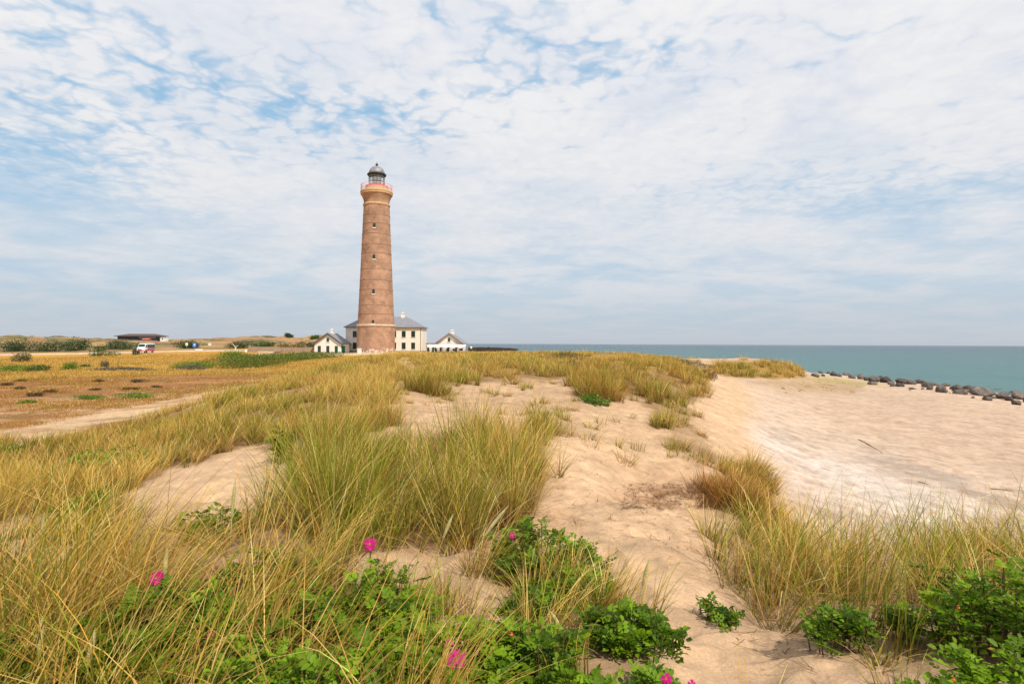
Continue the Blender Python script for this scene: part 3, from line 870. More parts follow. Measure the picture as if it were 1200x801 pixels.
def grass_object(name, TX, TY, r, H, G, O, L, nb=None, rad=None, parent=None, origin=None, dead_p=0.28):
    Vs, Cs, Fq, Ft = [], [], [], []; off = 0
    groups = [(0, 9, 5, 58, 0.085, 1.0), (9, 24, 4, 50, 0.12, 1.0), (24, 60, 3, 34, 0.17, 1.0), (60, 1e9, 2, 24, 0.3, 1.0)]
    for a, b, seg, cnt, rd, _ in groups:
        k = (r >= a) & (r < b)
        if not k.any():
            continue
        rr = (np.full(k.sum(), rd) * RNG.uniform(0.6, 1.7, k.sum())) if rad is None else rad[k]
        n_b = (cnt * RNG.uniform(0.4, 1.5, k.sum())).astype(int) if nb is None else nb[k]
        wid = 0.0042 * (1 + r[k] / 10)
        x, y, phi, th0, curl, Ln, col, W = tuft_blades(TX[k], TY[k], rr, n_b, H[k], G[k], O[k], L[k], wid, dead_p)
        z = ground_z(x, y) - 0.02
        Bp = np.stack([x, y, z], 1)
        if origin is not None:
            Bp = Bp - np.array(origin)
        v, c, q, t = blade_mesh(Bp, phi, th0, curl, Ln, W, col, seg)
        Vs.append(v); Cs.append(c); Fq.append(q + off); Ft.append(t + off); off += len(v)
    return fast_mesh(name, np.concatenate(Vs), [np.concatenate(Fq), np.concatenate(Ft)], M['grass'], cols=np.concatenate(Cs), parent=parent)


tx = scatter_tufts(175000)
g = grass_object('marram_grass', *tx)
tag(g, 'golden and green marram grass growing across the sand dunes', 'grass', kind='stuff')


def heath_grass():
    n = 62000
    az = RNG.uniform(-R(46), R(2), n); r = np.exp(RNG.uniform(math.log(20), math.log(150), n))
    x = r * np.sin(az); y = r * np.cos(az); z = ground_z(x, y)
    u, v = project(x, y, z)
    D = grass_field(x, y, z)[0]
    s_in = poly_sd(u, v, [(-120, 522), (0, 507), (120, 483), (236, 461), (330, 444), (335, 447), (250, 470), (130, 497), (0, 530), (-120, 545)])
    ok = (D < 0.2) & ((z - CAMZ < -2.9) | (r > 75)) & (u < 470) & (s_in < 0)
    yard = poly_sd(u, v, [(290, 411), (368, 411), (420, 411), (480, 412), (480, 416), (420, 417), (340, 419), (296, 417)])
    ok &= (yard < 0)
    patch = fbm(x / 3.5, y / 2.0, 3, 50.0)
    yel = sstep(60, 76, r)
    ok &= RNG.random(n) < np.where(yel > 0.5, 0.85, 0.25 + 0.7 * sstep(0.40, 0.60, patch))
    x, y, r, yel, patch = x[ok], y[ok], r[ok], yel[ok], patch[ok]
    H = np.where(yel > 0.5, 0.26, 0.12) * (0.6 + 0.9 * patch)
    o = grass_object('heath_grass', x, y, r, H, 0.08 + 0.5 * (patch - 0.5), np.where(yel > 0.5, 0.15, 0.85) + (patch - 0.5), np.full(len(x), 0.2),
                     nb=np.full(len(x), 11), rad=0.10 + r * 0.006, dead_p=0.3)
    tag(o, 'short yellow and rust brown grass on the flat heath', 'heath grass', kind='stuff')


heath_grass()


# single grass clumps that stand apart
def tussock(u, v, rad, H, G, O, L, n, label, dead_p=0.2):
    c = at(u, v)
    m = 24
    a = RNG.uniform(0, 2 * math.pi, m); q = np.sqrt(RNG.random(m)) * rad
    x = c.x + np.cos(a) * q; y = c.y + np.sin(a) * q * 0.8
    r = np.full(m, math.hypot(c.x, c.y))
    full = lambda t: np.full(m, float(t))
    hh = full(H) * (1.1 - 0.45 * (q / rad) ** 2)
    o = grass_object('grass_tussock', x, y, r, hh, full(G), full(O), full(L), nb=np.full(m, n // m), rad=full(rad * 0.38), origin=(c.x, c.y, c.z), dead_p=dead_p)
    o.location = c
    tag(o, label, 'grass tussock')


tussock(503, 462, 0.75, 0.95, 0.45, 0.25, 0.15, 1500, 'dense rounded grass tussock standing in open sand in front of the tower')
tussock(703, 466, 0.75, 1.0, 0.35, 0.55, 0.1, 1500, 'tall brown-gold grass tussock beside the small bright green patch')
tussock(660, 440, 0.8, 0.9, 0.40, 0.10, 0.1, 1200, 'pale grass tussock at the end of the grassy band above the sand')
tussock(636, 505, 0.30, 0.60, 0.55, 0.15, 0.1, 900, 'slim grass tussock at the sandy edge of the big middle clump')
tussock(858, 592, 0.66, 0.62, 0.14, 0.5, 0.45, 3600, 'drooping dead brown grass tussock on the brow of the sandy hollow', 0.72)
tussock(885, 566, 0.35, 0.75, 0.25, 0.35, 0.6, 1500, 'wiry brown grass tussock bending over the edge above the beach', 0.3)
tussock(775, 500, 0.3, 0.6, 0.55, 0.1, 0.2, 500, 'thin green grass tussock on the slope above the hollow')
tussock(1180, 690, 0.16, 1.2, 0.5, 0.1, 0.15, 300, 'tall upright grass tussock rising above the large rose bush by the beach')


# ------------------------------------------------------------------ leafy shapes
def leaf_cards(Pn, Nn, size, col, fold=0.25, aspect=1.7):
    """little folded leaves: 6 points, two quads each"""
    n = len(Pn)
    t = RNG.normal(0, 1, (n, 3)); t -= (t * Nn).sum(1)[:, None] * Nn
    t /= np.linalg.norm(t, axis=1)[:, None] + 1e-9
    b = np.cross(Nn, t)
    L = size[:, None] if np.ndim(size) else size
    W = L / aspect
    tmpl = [(-0.5, 0, 0), (0.0, -0.5, fold), (0.0, 0.0, 0), (0.0, 0.5, fold), (0.5, 0, -0.1)]
    VV = np.stack([Pn + t * (L * p[0]) + b * (W * p[1]) + Nn * (L * p[2] * 0.6) for p in tmpl], 1)
    base = np.arange(n)[:, None] * 5
    q = np.concatenate([base + np.array(k) for k in ((0, 1, 2), (0, 2, 3), (1, 4, 2), (2, 4, 3))])
    CC = np.repeat(col[:, None], 5, 1)
    return VV.reshape(-1, 3), CC.reshape(-1, 3), q


def scrub(name, c, rx, ry, rz, n, leaf, cols, label, cat, group=None, lumps=7, trunk=True, flat=0.0):
    """bush: leaves through several overlapping lumps, plus stems"""
    root = empty(name, c)
    tag(root, label, cat, group)
    lp = []
    for k in range(lumps):
        a = random.uniform(0, 2 * math.pi); q = math.sqrt(random.random()) * 0.72
        s = random.uniform(0.34, 0.6)
        lp.append((math.cos(a) * q * rx, math.sin(a) * q * ry, rz * random.uniform(0.30, 0.60) * (1 - 0.5 * q), s))
    lp.append((0, 0, rz * 0.42, 0.62))
    which = RNG.integers(0, len(lp), n)
    lpa = np.array(lp)[which]
    d = RNG.normal(0, 1, (n, 3)); d /= np.linalg.norm(d, axis=1)[:, None]
    rad = RNG.uniform(0.35, 1.08, n) ** 0.6
    S = np.stack([lpa[:, 3] * rx, lpa[:, 3] * ry, lpa[:, 3] * rz * 0.9], 1)
    Pp = lpa[:, :3] + d * S * rad[:, None]
    Pp[:, 2] = np.maximum(Pp[:, 2], RNG.uniform(0.0, 0.12, n) * rz)
    if flat:
        Pp[:, 2] = np.minimum(Pp[:, 2], rz * flat + RNG.normal(0, 0.05, n) * rz)
    gxy = ground_z(Pp[:, 0] + c[0], Pp[:, 1] + c[1]) - c[2]
    Pp[:, 2] += gxy
    Nn = d * 0.6 + RNG.normal(0, 0.5, (n, 3)); Nn /= np.linalg.norm(Nn, axis=1)[:, None]
    cols = np.array(cols)
    lumpcol = RNG.integers(0, len(cols), len(lp))
    ci = np.where(RNG.random(n) < 0.6, lumpcol[which], RNG.integers(0, len(cols), n))
    col = cols[ci] * RNG.uniform(0.7, 1.25, n)[:, None]
    v, cc, q = leaf_cards(Pp, Nn, leaf * RNG.uniform(0.6, 1.5, n), col)
    fast_mesh('foliage', v, [q], M['scrub'], parent=root, cols=cc)
    if trunk:
        mb = MB()
        for k in range(5):
            x, y, z, s = lp[k % len(lp)]
            mb.tube((0, 0, -0.15), (x * 0.8, y * 0.8, max(z * 0.8, 0.1)), max(0.02, 0.03 * rz), 0.01 * rz, 5)
        mb.build('stem', M['stem'], root)
    return root


DK = [(0.030, 0.060, 0.022), (0.040, 0.080, 0.025), (0.055, 0.085, 0.030)]
MID = [(0.065, 0.115, 0.02), (0.095, 0.14, 0.025), (0.045, 0.08, 0.022)]
OLV = [(0.12, 0.12, 0.04), (0.09, 0.105, 0.035), (0.16, 0.13, 0.05)]
BRT = [(0.12, 0.21, 0.020), (0.17, 0.25, 0.022), (0.08, 0.15, 0.02)]
GRY = [(0.13, 0.125, 0.09), (0.10, 0.105, 0.07), (0.16, 0.14, 0.10)]
HTH = [(0.12, 0.075, 0.03), (0.15, 0.095, 0.035), (0.085, 0.07, 0.025)]


def far_bush(u0, u1, vt, vb, d, cols, label, cat='bush', name='bush', depth=None, n=None, lumps=7, group=None, leaf=None, flat=0):
    uc = (u0 + u1) / 2
    if d is None:
        c = at(uc, vb); d = c.y
    else:
        x = (uc - CU) / F * d
        c = Vector((x, d, gz(x, d)))
    px = d / F
    top = P(uc, vt, d).z
    rx = (u1 - u0) / 2 * px
    rz = max(top - c.z, 0.3) * 1.28
    ry = depth or min(rx, rz * 1.6)
    if n is None:
        n = int(min(2600, max(350, (u1 - u0) * (vb - vt) * 5)))
    if leaf is None:
        leaf = max(0.10, 1.15 * px)
    c.z -= 0.05
    return scrub(name, c, rx, ry, rz, n, leaf, cols, label, cat, group, lumps=lumps, flat=flat)


# dark scrub belt beyond the road
far_bush(-60, 8, 398, 411, 176, DK, 'dark green scrub thicket at the outer end of the roadside belt')
far_bush(2, 42, 398.5, 411, 172, DK, 'dark rounded roadside thicket behind the isolated round heath bush')
far_bush(38, 84, 400, 410.5, 168, DK, 'long low dark thicket in the roadside belt, second along from the tallest one')
far_bush(70, 108, 397.3, 410, 174, DK, 'tallest dark roadside thicket between the isolated heath bush and the van')
far_bush(106, 127, 404, 410, 162, MID, 'small lighter green bush right at the roadside ahead of the van')
far_bush(116, 164, 400.3, 409.5, 182, DK, 'wide dark thicket directly behind the white van')
far_bush(192, 238, 400, 408.5, 185, DK, 'dark thicket behind the blue road sign')
far_bush(261, 298, 400.5, 409, 182, DK, 'blackish green thicket behind the forked pale signpost')
far_bush(296, 332, 400.5, 407.5, 200, MID, 'green scrub rising above the far end of the wooden fence')
far_bush(326, 352, 402, 407.5, 190, [(0.22, 0.14, 0.04), (0.16, 0.12, 0.04), (0.10, 0.10, 0.03)], 'rusty brown scrub above the middle of the wooden fence')
far_bush(346, 372, 400, 408, 195, DK, 'dark green scrub behind the fence next to the white gabled outbuilding')
far_bush(18, 60, 394.2, 397.5, 345, DK, 'flat dark pine clump on the crest of the far hill', n=700)
far_bush(56, 90, 394.0, 397.0, 350, MID, 'low green pine clump on the hill crest nearer the pavilion', n=600)
far_bush(331.5, 345, 390.8, 397.2, 318, DK, 'dome shaped dark tree alone on the hill crest', 'tree', 'dome_tree', n=800)
far_bush(361, 374, 393, 400, 290, MID, 'ragged green tree on the hill behind the white gabled outbuilding', 'tree', 'hill_tree', n=600)
# bushes on the heath
far_bush(15, 40, 412.6, 422, 96, [(0.07, 0.085, 0.03), (0.10, 0.10, 0.04)], 'isolated round olive bush on the heath in front of the pale road')
far_bush(108, 137, 411, 417.5, 122, MID, 'low spreading green bush beside the road')
far_bush(154, 166, 408.7, 415, 128, DK, 'small dark bush just in front of the white van')
far_bush(117, 127.5, 421.5, 432.5, 76, GRY, 'grey thorny bush alone in the yellow grass')
far_bush(-30, 36, 427, 438.5, 66, BRT, 'long bright green bramble patch at the edge of the yellow grass', depth=2.0, lumps=12, n=2400)
far_bush(30, 64, 428, 438, 67, MID, 'darker green bramble clump ending the long patch', depth=1.6, n=1500)
far_bush(73, 94, 424.5, 435.5, 70, BRT, 'bright green bramble clump with pale flowers beside the yellow grass')
far_bush(90, 108, 427, 432, 76, MID, 'small low green bramble clump next to the grey bush')
far_bush(100, 190, 430, 437, 68, GRY, 'grey green strip of creeping willow along the yellow grass', depth=1.2, lumps=14, n=2400)
far_bush(198, 252, 423.5, 434.5, 75, BRT, 'green bramble patch running into the big shrub bed', depth=2.0, lumps=10)
far_bush(198, 246, 428, 435, 71, GRY, 'grey green low willow in front of the green bramble patch', depth=1.2, lumps=10)
far_bush(246, 290, 411, 420, 112, BRT, 'bright green mound bush beyond the large shrub bed', lumps=9)
far_bush(250, 338, 415.5, 431, 82, [(0.13, 0.17, 0.022), (0.09, 0.135, 0.02), (0.16, 0.165, 0.03)], 'wide olive shrub bed at the front edge of the heath', 'shrub bed', 'shrub_bed', depth=10, lumps=30, n=9000, flat=0.8, leaf=0.17)
far_bush(290, 394, 413.5, 424, 102, [(0.12, 0.18, 0.022), (0.09, 0.14, 0.02), (0.15, 0.17, 0.03)], 'long green shrub bed reaching towards the gabled outbuilding', 'shrub bed', 'shrub_bed', depth=15, lumps=30, n=9000, flat=0.8, leaf=0.2)
# low green creepers and heather cushions on the brown heath
for k, (u, v, w, h, cols, lab) in enumerate([
        (155, 466, 55, 9, BRT, 'low bright green creeper strip across the brown heath'),
        (105, 468, 40, 6, BRT, 'thin green creeper patch at the outer end of the creeper strip'),
        (32, 472, 16, 4, BRT, 'tiny pale green creeper patch lying nearest the sandy track'),
        (296, 462, 10, 4, BRT, 'small green tuft patch beside the sandy track below the dune'),
        (8, 451.5, 16, 4, HTH, 'dark heather cushion farthest out on the brown heath'),
        (25, 447, 15, 3.4, HTH, 'small dark heather cushion just behind the outermost one'),
        (22, 455.5, 18, 3, HTH, 'flat brown heather cushion between three darker ones'),
        (40, 464, 22, 5.5, HTH, 'largest dark heather cushion on the brown heath'),
        (60, 460, 16, 4.5, HTH, 'greenish heather cushion touching the largest one'),
        (115, 447.5, 11, 4, HTH, 'small reddish heather cushion in the middle of the heath'),
        (111, 457, 12, 3, HTH, 'thin flat heather cushion below the reddish one'),
        (164, 448, 24, 5, HTH, 'long dark green heather cushion on the heath near the dune'),
        (153, 456.5, 18, 3, HTH, 'low heather streak in front of the long dark cushion'),
        (183, 454, 18, 2.4, HTH, 'faint flat heather cushion closest to the dune slope')]):
    c = at(u, v)
    px = c.y / F
    scrub('creeper' if cols is BRT else 'heather_cushion', c, w / 2 * px, max(0.5, w * 0.3 * px), h * px * 0.85 + 0.03, int(300 + w * 14), 0.075, cols, lab,
          'creeper' if cols is BRT else 'heather', 'low cushions on the heath', lumps=6, trunk=False)
# creeping juniper and crowberry on the dunes
for (u, v, w, h, cols, lab) in [
        (663, 421, 58, 10, [(0.06, 0.085, 0.035), (0.08, 0.10, 0.045)], 'broad dark green creeping shrub on the dune crest in front of the sea'),
        (672, 431, 34, 9, [(0.075, 0.095, 0.055), (0.10, 0.11, 0.06)], 'grey green shrub just below the dark one on the dune crest'),
        (812, 431, 46, 8, [(0.06, 0.075, 0.03), (0.045, 0.06, 0.025)], 'dark low shrub between the dune crest and the grassy sea knoll'),
        (700, 472, 40, 9, BRT, 'small bright green patch of leaves on open sand'),
        (830, 443, 28, 9, [(0.10, 0.065, 0.04), (0.075, 0.055, 0.03)], 'brown dead shrub at the foot of the sea knoll')]:
    c = at(u, v)
    px = c.y / F
    scrub('dune_shrub', c, w / 2 * px, max(0.5, w * 0.28 * px), h * px * 1.25, int(500 + w * 22), max(0.05, px * 1.0), cols, lab, 'shrub', lumps=9)


# ------------------------------------------------------------------ rose bushes
LEAFLETS = []
for side in (-1, 1):
    for k, t in enumerate((0.30, 0.55, 0.80)):
        LEAFLETS.append((t, side * 0.22, side * 65, 0.36 - 0.03 * abs(k - 1)))
LEAFLETS.append((1.0, 0, 0, 0.40))


def compound(Pn, ax, Nn, size, col):
    """rose leaves: seven leaflets on a midrib. ax: rib direction"""
    n = len(Pn)
    b = np.cross(Nn, ax); b /= np.linalg.norm(b, axis=1)[:, None] + 1e-9
    Nn = np.cross(ax, b)
    Vs = []; Fs = []; Cs = []; off = 0
    for (t, off_b, ang, ls) in LEAFLETS:
        a = math.radians(ang)
        d = ax * math.cos(a) + b * math.sin(a)
        sd = -ax * math.sin(a) + b * math.cos(a)
        tilt = RNG.normal(0, 0.18, n)[:, None]
        c0 = Pn + ax * (size * t * 0.9)[:, None]
        droop = Nn * (-(size * t * t * 0.22))[:, None]
        L = (size * ls * RNG.uniform(0.85, 1.15, n))[:, None]; W = L * 0.66
        pts = [(0, 0, 0), (0.28, -0.42, 0.10), (0.30, 0, -0.03), (0.28, 0.42, 0.10), (0.68, -0.42, 0.12), (0.70, 0, -0.02), (0.68, 0.42, 0.12), (1.0, 0, -0.10)]
        VV = np.stack([c0 + droop + d * (L * p[0]) + sd * (W * p[1]) + Nn * (L * (p[2] + tilt * p[1])) for p in pts], 1)
        base = np.arange(n)[:, None] * 8 + off
        Fs.append(np.concatenate([base + np.array(k) for k in ((1, 2, 5, 4), (2, 3, 6, 5))]))
        Fs.append(np.concatenate([base + np.array(k) for k in ((0, 2, 1), (0, 3, 2), (4, 5, 7), (5, 6, 7))]))
        cc = col * RNG.uniform(0.85, 1.15, (n, 1))
        Cs.append(np.repeat(cc[:, None], 8, 1).reshape(-1, 3)); Vs.append(VV.reshape(-1, 3)); off += n * 8
    quads = np.concatenate([f for f in Fs if f.shape[1] == 4]); tris = np.concatenate([f for f in Fs if f.shape[1] == 3])
    return np.concatenate(Vs), np.concatenate(Cs), quads, tris


ROSE_D = np.array([0.044, 0.092, 0.005]); ROSE_L = np.array([0.22, 0.365, 0.012]); ROSE_Y = np.array([0.40, 0.30, 0.03])


def rose_flower(parent, loc, size, facing, label=None, pink=(0.54, 0.010, 0.19)):
    n = Vector(facing).normalized(); a = n.orthogonal().normalized(); b = n.cross(a)
    V, Fq, C = [], [], []
    size = size * 0.86
    for k in range(5):
        t = 2 * math.pi * k / 5 + random.uniform(-0.12, 0.12)
        d = a * math.cos(t) + b * math.sin(t); s = n.cross(d)
        rows = [(0.06, 0.07, 0.0), (0.45, 0.30, 0.16), (0.82, 0.42, 0.20), (1.02, 0.30, 0.10)]
        i0 = len(V)
        dr = random.uniform(-0.15, 0.25)
        for (q, w, h) in rows:
            for e in (-1, 0, 1):
                p = d * (q * size) + s * (e * w * size) + n * ((h + 0.10 * abs(e) - dr * q * q) * size)
                if q > 1 and e == 0: p -= d * (0.10 * size)
                V.append(Vector(loc) + p)
                p += n * (random.uniform(-0.07, 0.07) * size * q)
                cc = np.array(pink) * random.uniform(0.75, 1.15) * (1.15 - 0.3 * (q > 0.9)) + np.array([0.05, 0.03, 0.04]) * (q < 0.1)
                C.append(cc)
        for r_ in range(3):
            for e in range(2):
                Fq.append((i0 + r_ * 3 + e, i0 + r_ * 3 + e + 1, i0 + r_ * 3 + 4 + e, i0 + r_ * 3 + 3 + e))
    f = fast_mesh('rose_flower', np.array([tuple(x) for x in V]), [np.array(Fq)], M['petal'], parent=parent, cols=np.clip(np.array(C), 0, 0.85), smooth=True)
    if label: f['label'] = label
    mb = MB()
    for k in range(14):
        t = random.uniform(0, 6.28); q = random.uniform(0, 0.16) * size
        p = Vector(loc) + (a * math.cos(t) + b * math.sin(t)) * q
        mb.tube(p, p + n * (0.24 * size) + (a * math.cos(t) + b * math.sin(t)) * (0.06 * size), 0.018 * size, 0.03 * size, 4)
    mb.build('stamens', M['stamen'], f)
    return f


M['stamen'] = simple('stamens', (0.75, 0.48, 0.06), 0.7)
M['hip'] = simple('rose_hip', (0.70, 0.13, 0.02), 0.35)


def rose_bush(u, v, rx, ry, h, n, label, leaf=0.085, flowers=(), hips=0, bright=0.5):
    c = at(u, v)
    root = empty('rose_bush', c)
    tag(root, label, 'rose bush', 'wild rose bushes on the dunes')
    # shoots rise from the ground and carry the leaves near their ends
    n = int(n * 2.1)
    ns = max(6, n // 12)
    sa = RNG.uniform(0, 2 * math.pi, ns); sq = np.sqrt(RNG.random(ns))
    sx = np.cos(sa) * sq * rx; sy = np.sin(sa) * sq * ry
    jag = 0.6 + 0.8 * fbm(sx * 3.1 + c.x, sy * 3.1 + c.y, 2, 30.0)
    sh = h * (1 - 0.55 * sq ** 2) * jag * RNG.uniform(0.75, 1.1, ns)
    gg = ground_z(sx + c.x, sy + c.y) - c.z
    k = RNG.integers(0, ns, n)
    t = RNG.uniform(0.02, 1.0, n) ** 0.6
    phi = RNG.uniform(0, 2 * math.pi, n)
    lean = np.stack([np.cos(sa[k]), np.sin(sa[k])], 1) * (0.25 * sq[k] * sh[k] * t)[:, None]
    Pn = np.stack([sx[k] + lean[:, 0], sy[k] + lean[:, 1], gg[k] + sh[k] * t], 1)
    el = RNG.uniform(-0.1, 0.75, n)
    ax = np.stack([np.cos(phi) * np.cos(el), np.sin(phi) * np.cos(el), np.sin(el)], 1)
    Nn = np.array([0, 0, 1.0]) + RNG.normal(0, 0.35, (n, 3)); Nn /= np.linalg.norm(Nn, axis=1)[:, None]
    size = leaf * RNG.uniform(0.65, 1.25, n)
    tt = np.clip(bright * 0.7 + RNG.normal(0.05, 0.34, n), 0, 1)[:, None]
    col = ROSE_D * (1 - tt) + ROSE_L * tt
    yel = RNG.random(n) < 0.006
    col = np.where(yel[:, None], ROSE_Y, col)
    vv, cc, q, tr = compound(Pn, ax, Nn, size, col)
    fast_mesh('foliage', vv, [q, tr], M['leaf'], parent=root, cols=cc, smooth=False)
    mb = MB()
    for i in range(min(ns, 60)):
        mb.tube((sx[i], sy[i], gg[i] - 0.03), (sx[i] + math.cos(sa[i]) * 0.25 * sq[i] * sh[i], sy[i] + math.sin(sa[i]) * 0.25 * sq[i] * sh[i], gg[i] + sh[i] * 0.92), 0.005, 0.0025, 5)
        mb.tube((sx[i], sy[i], gg[i] - 0.03), (0, 0, -0.12), 0.006, 0.006, 4)
    mb.build('stem', M['stem'], root)
    for (fu, fv, fd, fs, lab) in flowers:
        w = P(fu, fv, fd) - c
        rose_flower(root, w, fs, (random.uniform(-0.4, 0.4), -0.9, 0.7), lab)
        mb = MB(); mb.tube((w.x, w.y, max(0.0, w.z - 0.30)), (w.x, w.y, w.z - 0.003), 0.004, 0.003, 5)
        mb.build('flower_stalk', M['stem'], root)
    for i in range(hips):
        j = random.randrange(n)
        mb = MB(); r_ = 0.008
        mb.lathe([(0.002, -r_), (r_ * 0.8, -r_ * 0.6), (r_, 0), (r_ * 0.8, r_ * 0.6), (r_ * 0.4, r_ * 0.9), (r_ * 0.6, r_ * 1.5)], 10)
        mb.build('rose_hip', M['hip'], root, smooth=True, loc=tuple(Pn[j] + np.array([0, -0.02, 0.05])))
    return root


# bushes of the middle front
rose_bush(640, 672, 0.42, 0.40, 0.34, 330, 'leafy rose bush at the foot of the big middle grass clump', flowers=[(600, 627, 4.3, 0.030, 'small pale pink flower')])
rose_bush(662, 712, 0.30, 0.26, 0.22, 210, 'rose bush spreading along the edge of the sand path')
rose_bush(612, 722, 0.16, 0.14, 0.16, 60, 'low rose bush between the sand path bushes and the bare sandy spot')
rose_bush(735, 762, 0.27, 0.18, 0.19, 190, 'rose bush reaching farthest into the pale sand path')
rose_bush(628, 800, 0.17, 0.15, 0.27, 150, 'narrow rose bush with an orange hip in front of the bare sandy spot', hips=1)
rose_bush(752, 832, 0.22, 0.10, 0.12, 110, 'low rose bush with two magenta flowers at the very bottom of the path', flowers=[(781, 795, 2.45, 0.028, 'magenta flower'), (811, 802, 2.42, 0.024, 'half hidden magenta flower')])
rose_bush(525, 822, 0.27, 0.20, 0.32, 280, 'rose bush carrying the largest magenta flower', flowers=[(535, 772, 2.2, 0.043, 'largest magenta flower, wide open'), (527, 752, 2.4, 0.02, 'small closed pink bud')], bright=0.85)
rose_bush(440, 745, 0.30, 0.26, 0.28, 260, 'rose bush under leaning grass with one bright magenta flower on top', flowers=[(434, 638, 3.4, 0.046, 'bright magenta flower above the grass')], bright=0.65)
rose_bush(345, 775, 0.40, 0.32, 0.28, 360, 'broad rose bush tangled in leaning grass', hips=1, bright=0.65)
rose_bush(250, 790, 0.32, 0.25, 0.26, 270, 'rose bush in leaning grass with a dark pink bud', flowers=[(247, 745, 2.7, 0.022, 'dark pink bud')], bright=0.65)
rose_bush(175, 765, 0.26, 0.24, 0.34, 230, 'rose bush with one striped pink bloom and an orange hip', flowers=[(184, 677, 3.0, 0.046, 'pale striped pink flower')], hips=1, bright=0.6)
rose_bush(70, 795, 0.34, 0.24, 0.30, 200, 'outermost rose bush in the front grass')
rose_bush(420, 840, 0.36, 0.18, 0.26, 240, 'rose bush under the leaning grass tips at the bottom edge', bright=0.85)
rose_bush(310, 838, 0.30, 0.16, 0.24, 190, 'bright green rose bush in front of the broad tangled one', bright=0.9)
rose_bush(300, 725, 0.34, 0.26, 0.34, 200, 'rose bush half hidden in grass behind the broad tangled one', bright=0.55)
# bushes in the front stand by the beach
rose_bush(1190, 775, 0.32, 0.38, 0.46, 420, 'large rose bush at the beach side of the front grass stand', hips=2, bright=0.7)
rose_bush(1115, 715, 0.13, 0.16, 0.40, 70, 'rose bush deep in the front grass stand beside the large one')
rose_bush(1215, 700, 0.30, 0.28, 0.30, 190, 'rose bush behind the large one, above the beach')
rose_bush(1170, 842, 0.28, 0.14, 0.22, 190, 'rose bush sprawling below the large one at the bottom edge', hips=1, bright=0.85)
rose_bush(978, 762, 0.14, 0.13, 0.24, 75, 'small rose bush in front of the grass stand on bare sand')
rose_bush(952, 690, 0.13, 0.13, 0.30, 60, 'small rose bush peeping from inside the front grass stand')
rose_bush(1055, 752, 0.10, 0.10, 0.22, 40, 'little rose sprig between the grass stand and bare sand')
rose_bush(826, 722, 0.07, 0.07, 0.15, 18, 'tiny two leaved rose sprig alone on the sand path')
rose_bush(848, 734, 0.08, 0.07, 0.12, 18, 'tiny rose sprig closest to the front grass stand')
rose_bush(935, 648, 0.12, 0.12, 0.34, 50, 'slender rose sprig at the back of the front grass stand')
# bushes on the left slope
rose_bush(120, 562, 0.85, 0.5, 0.60, 330, 'green rose thicket in the grass of the landward slope', leaf=0.12, bright=0.6)
rose_bush(60, 572, 0.4, 0.4, 0.30, 120, 'thin rose thicket below the landward slope thicket', leaf=0.12)
rose_bush(330, 540, 0.16, 0.14, 0.62, 90, 'narrow upright rose shoot beside the bare sand patch', leaf=0.11)
rose_bush(105, 612, 0.30, 0.24, 0.40, 110, 'round rose clump by the small sand patch', leaf=0.10)
rose_bush(245, 632, 0.24, 0.2, 0.40, 100, 'rose clump just below the bare sand patch')
rose_bush(10, 535, 0.5, 0.4, 0.3, 100, 'rose thicket on the outer end of the landward slope', leaf=0.12)


# pale seed heads of the grass
def seed_stalk(bu, bv, tu, tv, label, w=0.010, hl=0.24):
    b = at(bu, bv)
    t = P(tu, tv, b.y - 0.05)
    root = empty('grass_seed_stalk', b)
    tag(root, label, 'seed stalk', 'marram seed stalks')
    d = t - b
    pts = []
    for k in range(9):
        s = k / 8
        pts.append(Vector((d.x * s ** 1.4, d.y * s, d.z * (s + 0.10 * s * (1 - s)))))
    k0 = 5 if d.length > 0.5 else 4
    mb = MB()
    for k in range(k0):
        mb.tube(pts[k], pts[k + 1], 0.0026, 0.0026, 5)
    mb.build('stalk', M['straw'], root)
    mb = MB()
    prof = [0.35, 0.95, 1.0, 0.7, 0.12]
    seg = pts[k0:]
    m = len(seg)
    for k in range(m - 1):
        f = lambda q: w * (0.3 + 0.9 * math.sin(math.pi * min(1, 0.12 + q * 0.86)) ** 0.8)
        mb.tube(seg[k], seg[k + 1], f(k / (m - 1)), f((k + 1) / (m - 1)) if k < m - 2 else 0.002, 8)
    mb.build('seed_head', M['straw'], root, smooth=True)


M['straw'] = simple('pale_straw', (0.52, 0.45, 0.18), 0.8, 0.2, 30, bump=0.4, bscale=120)
for a in [(540, 690, 596, 592, 'long curved pale seed stalk leaning over the middle rose bush'),
          (508, 680, 531, 602, 'straight pale seed stalk in front of the big middle grass clump'),
          (410, 740, 430, 652, 'pale green seed stalk just below the bright magenta flower'),
          (748, 720, 761, 655, 'upright pale seed stalk standing before the sand path'),
          (665, 765, 645, 716, 'short pale seed stalk leaning over the bare sandy spot'),
          (45, 700, 52, 600, 'tall yellowish seed stalk beside the small sand patch'),
          (32, 720, 36, 618, 'second tall yellowish seed stalk close to the small sand patch'),
          (268, 690, 276, 560, 'yellow seed stalk rising before the bare sand patch'),
          (45, 820, 50, 722, 'thick green seed stalk low in the front grass'),
          (100, 830, 112, 735, 'thick yellow green seed stalk beside the outermost rose bush'),
          (190, 740, 196, 640, 'pale seed stalk above the striped pink bloom')]:
    seed_stalk(*a)


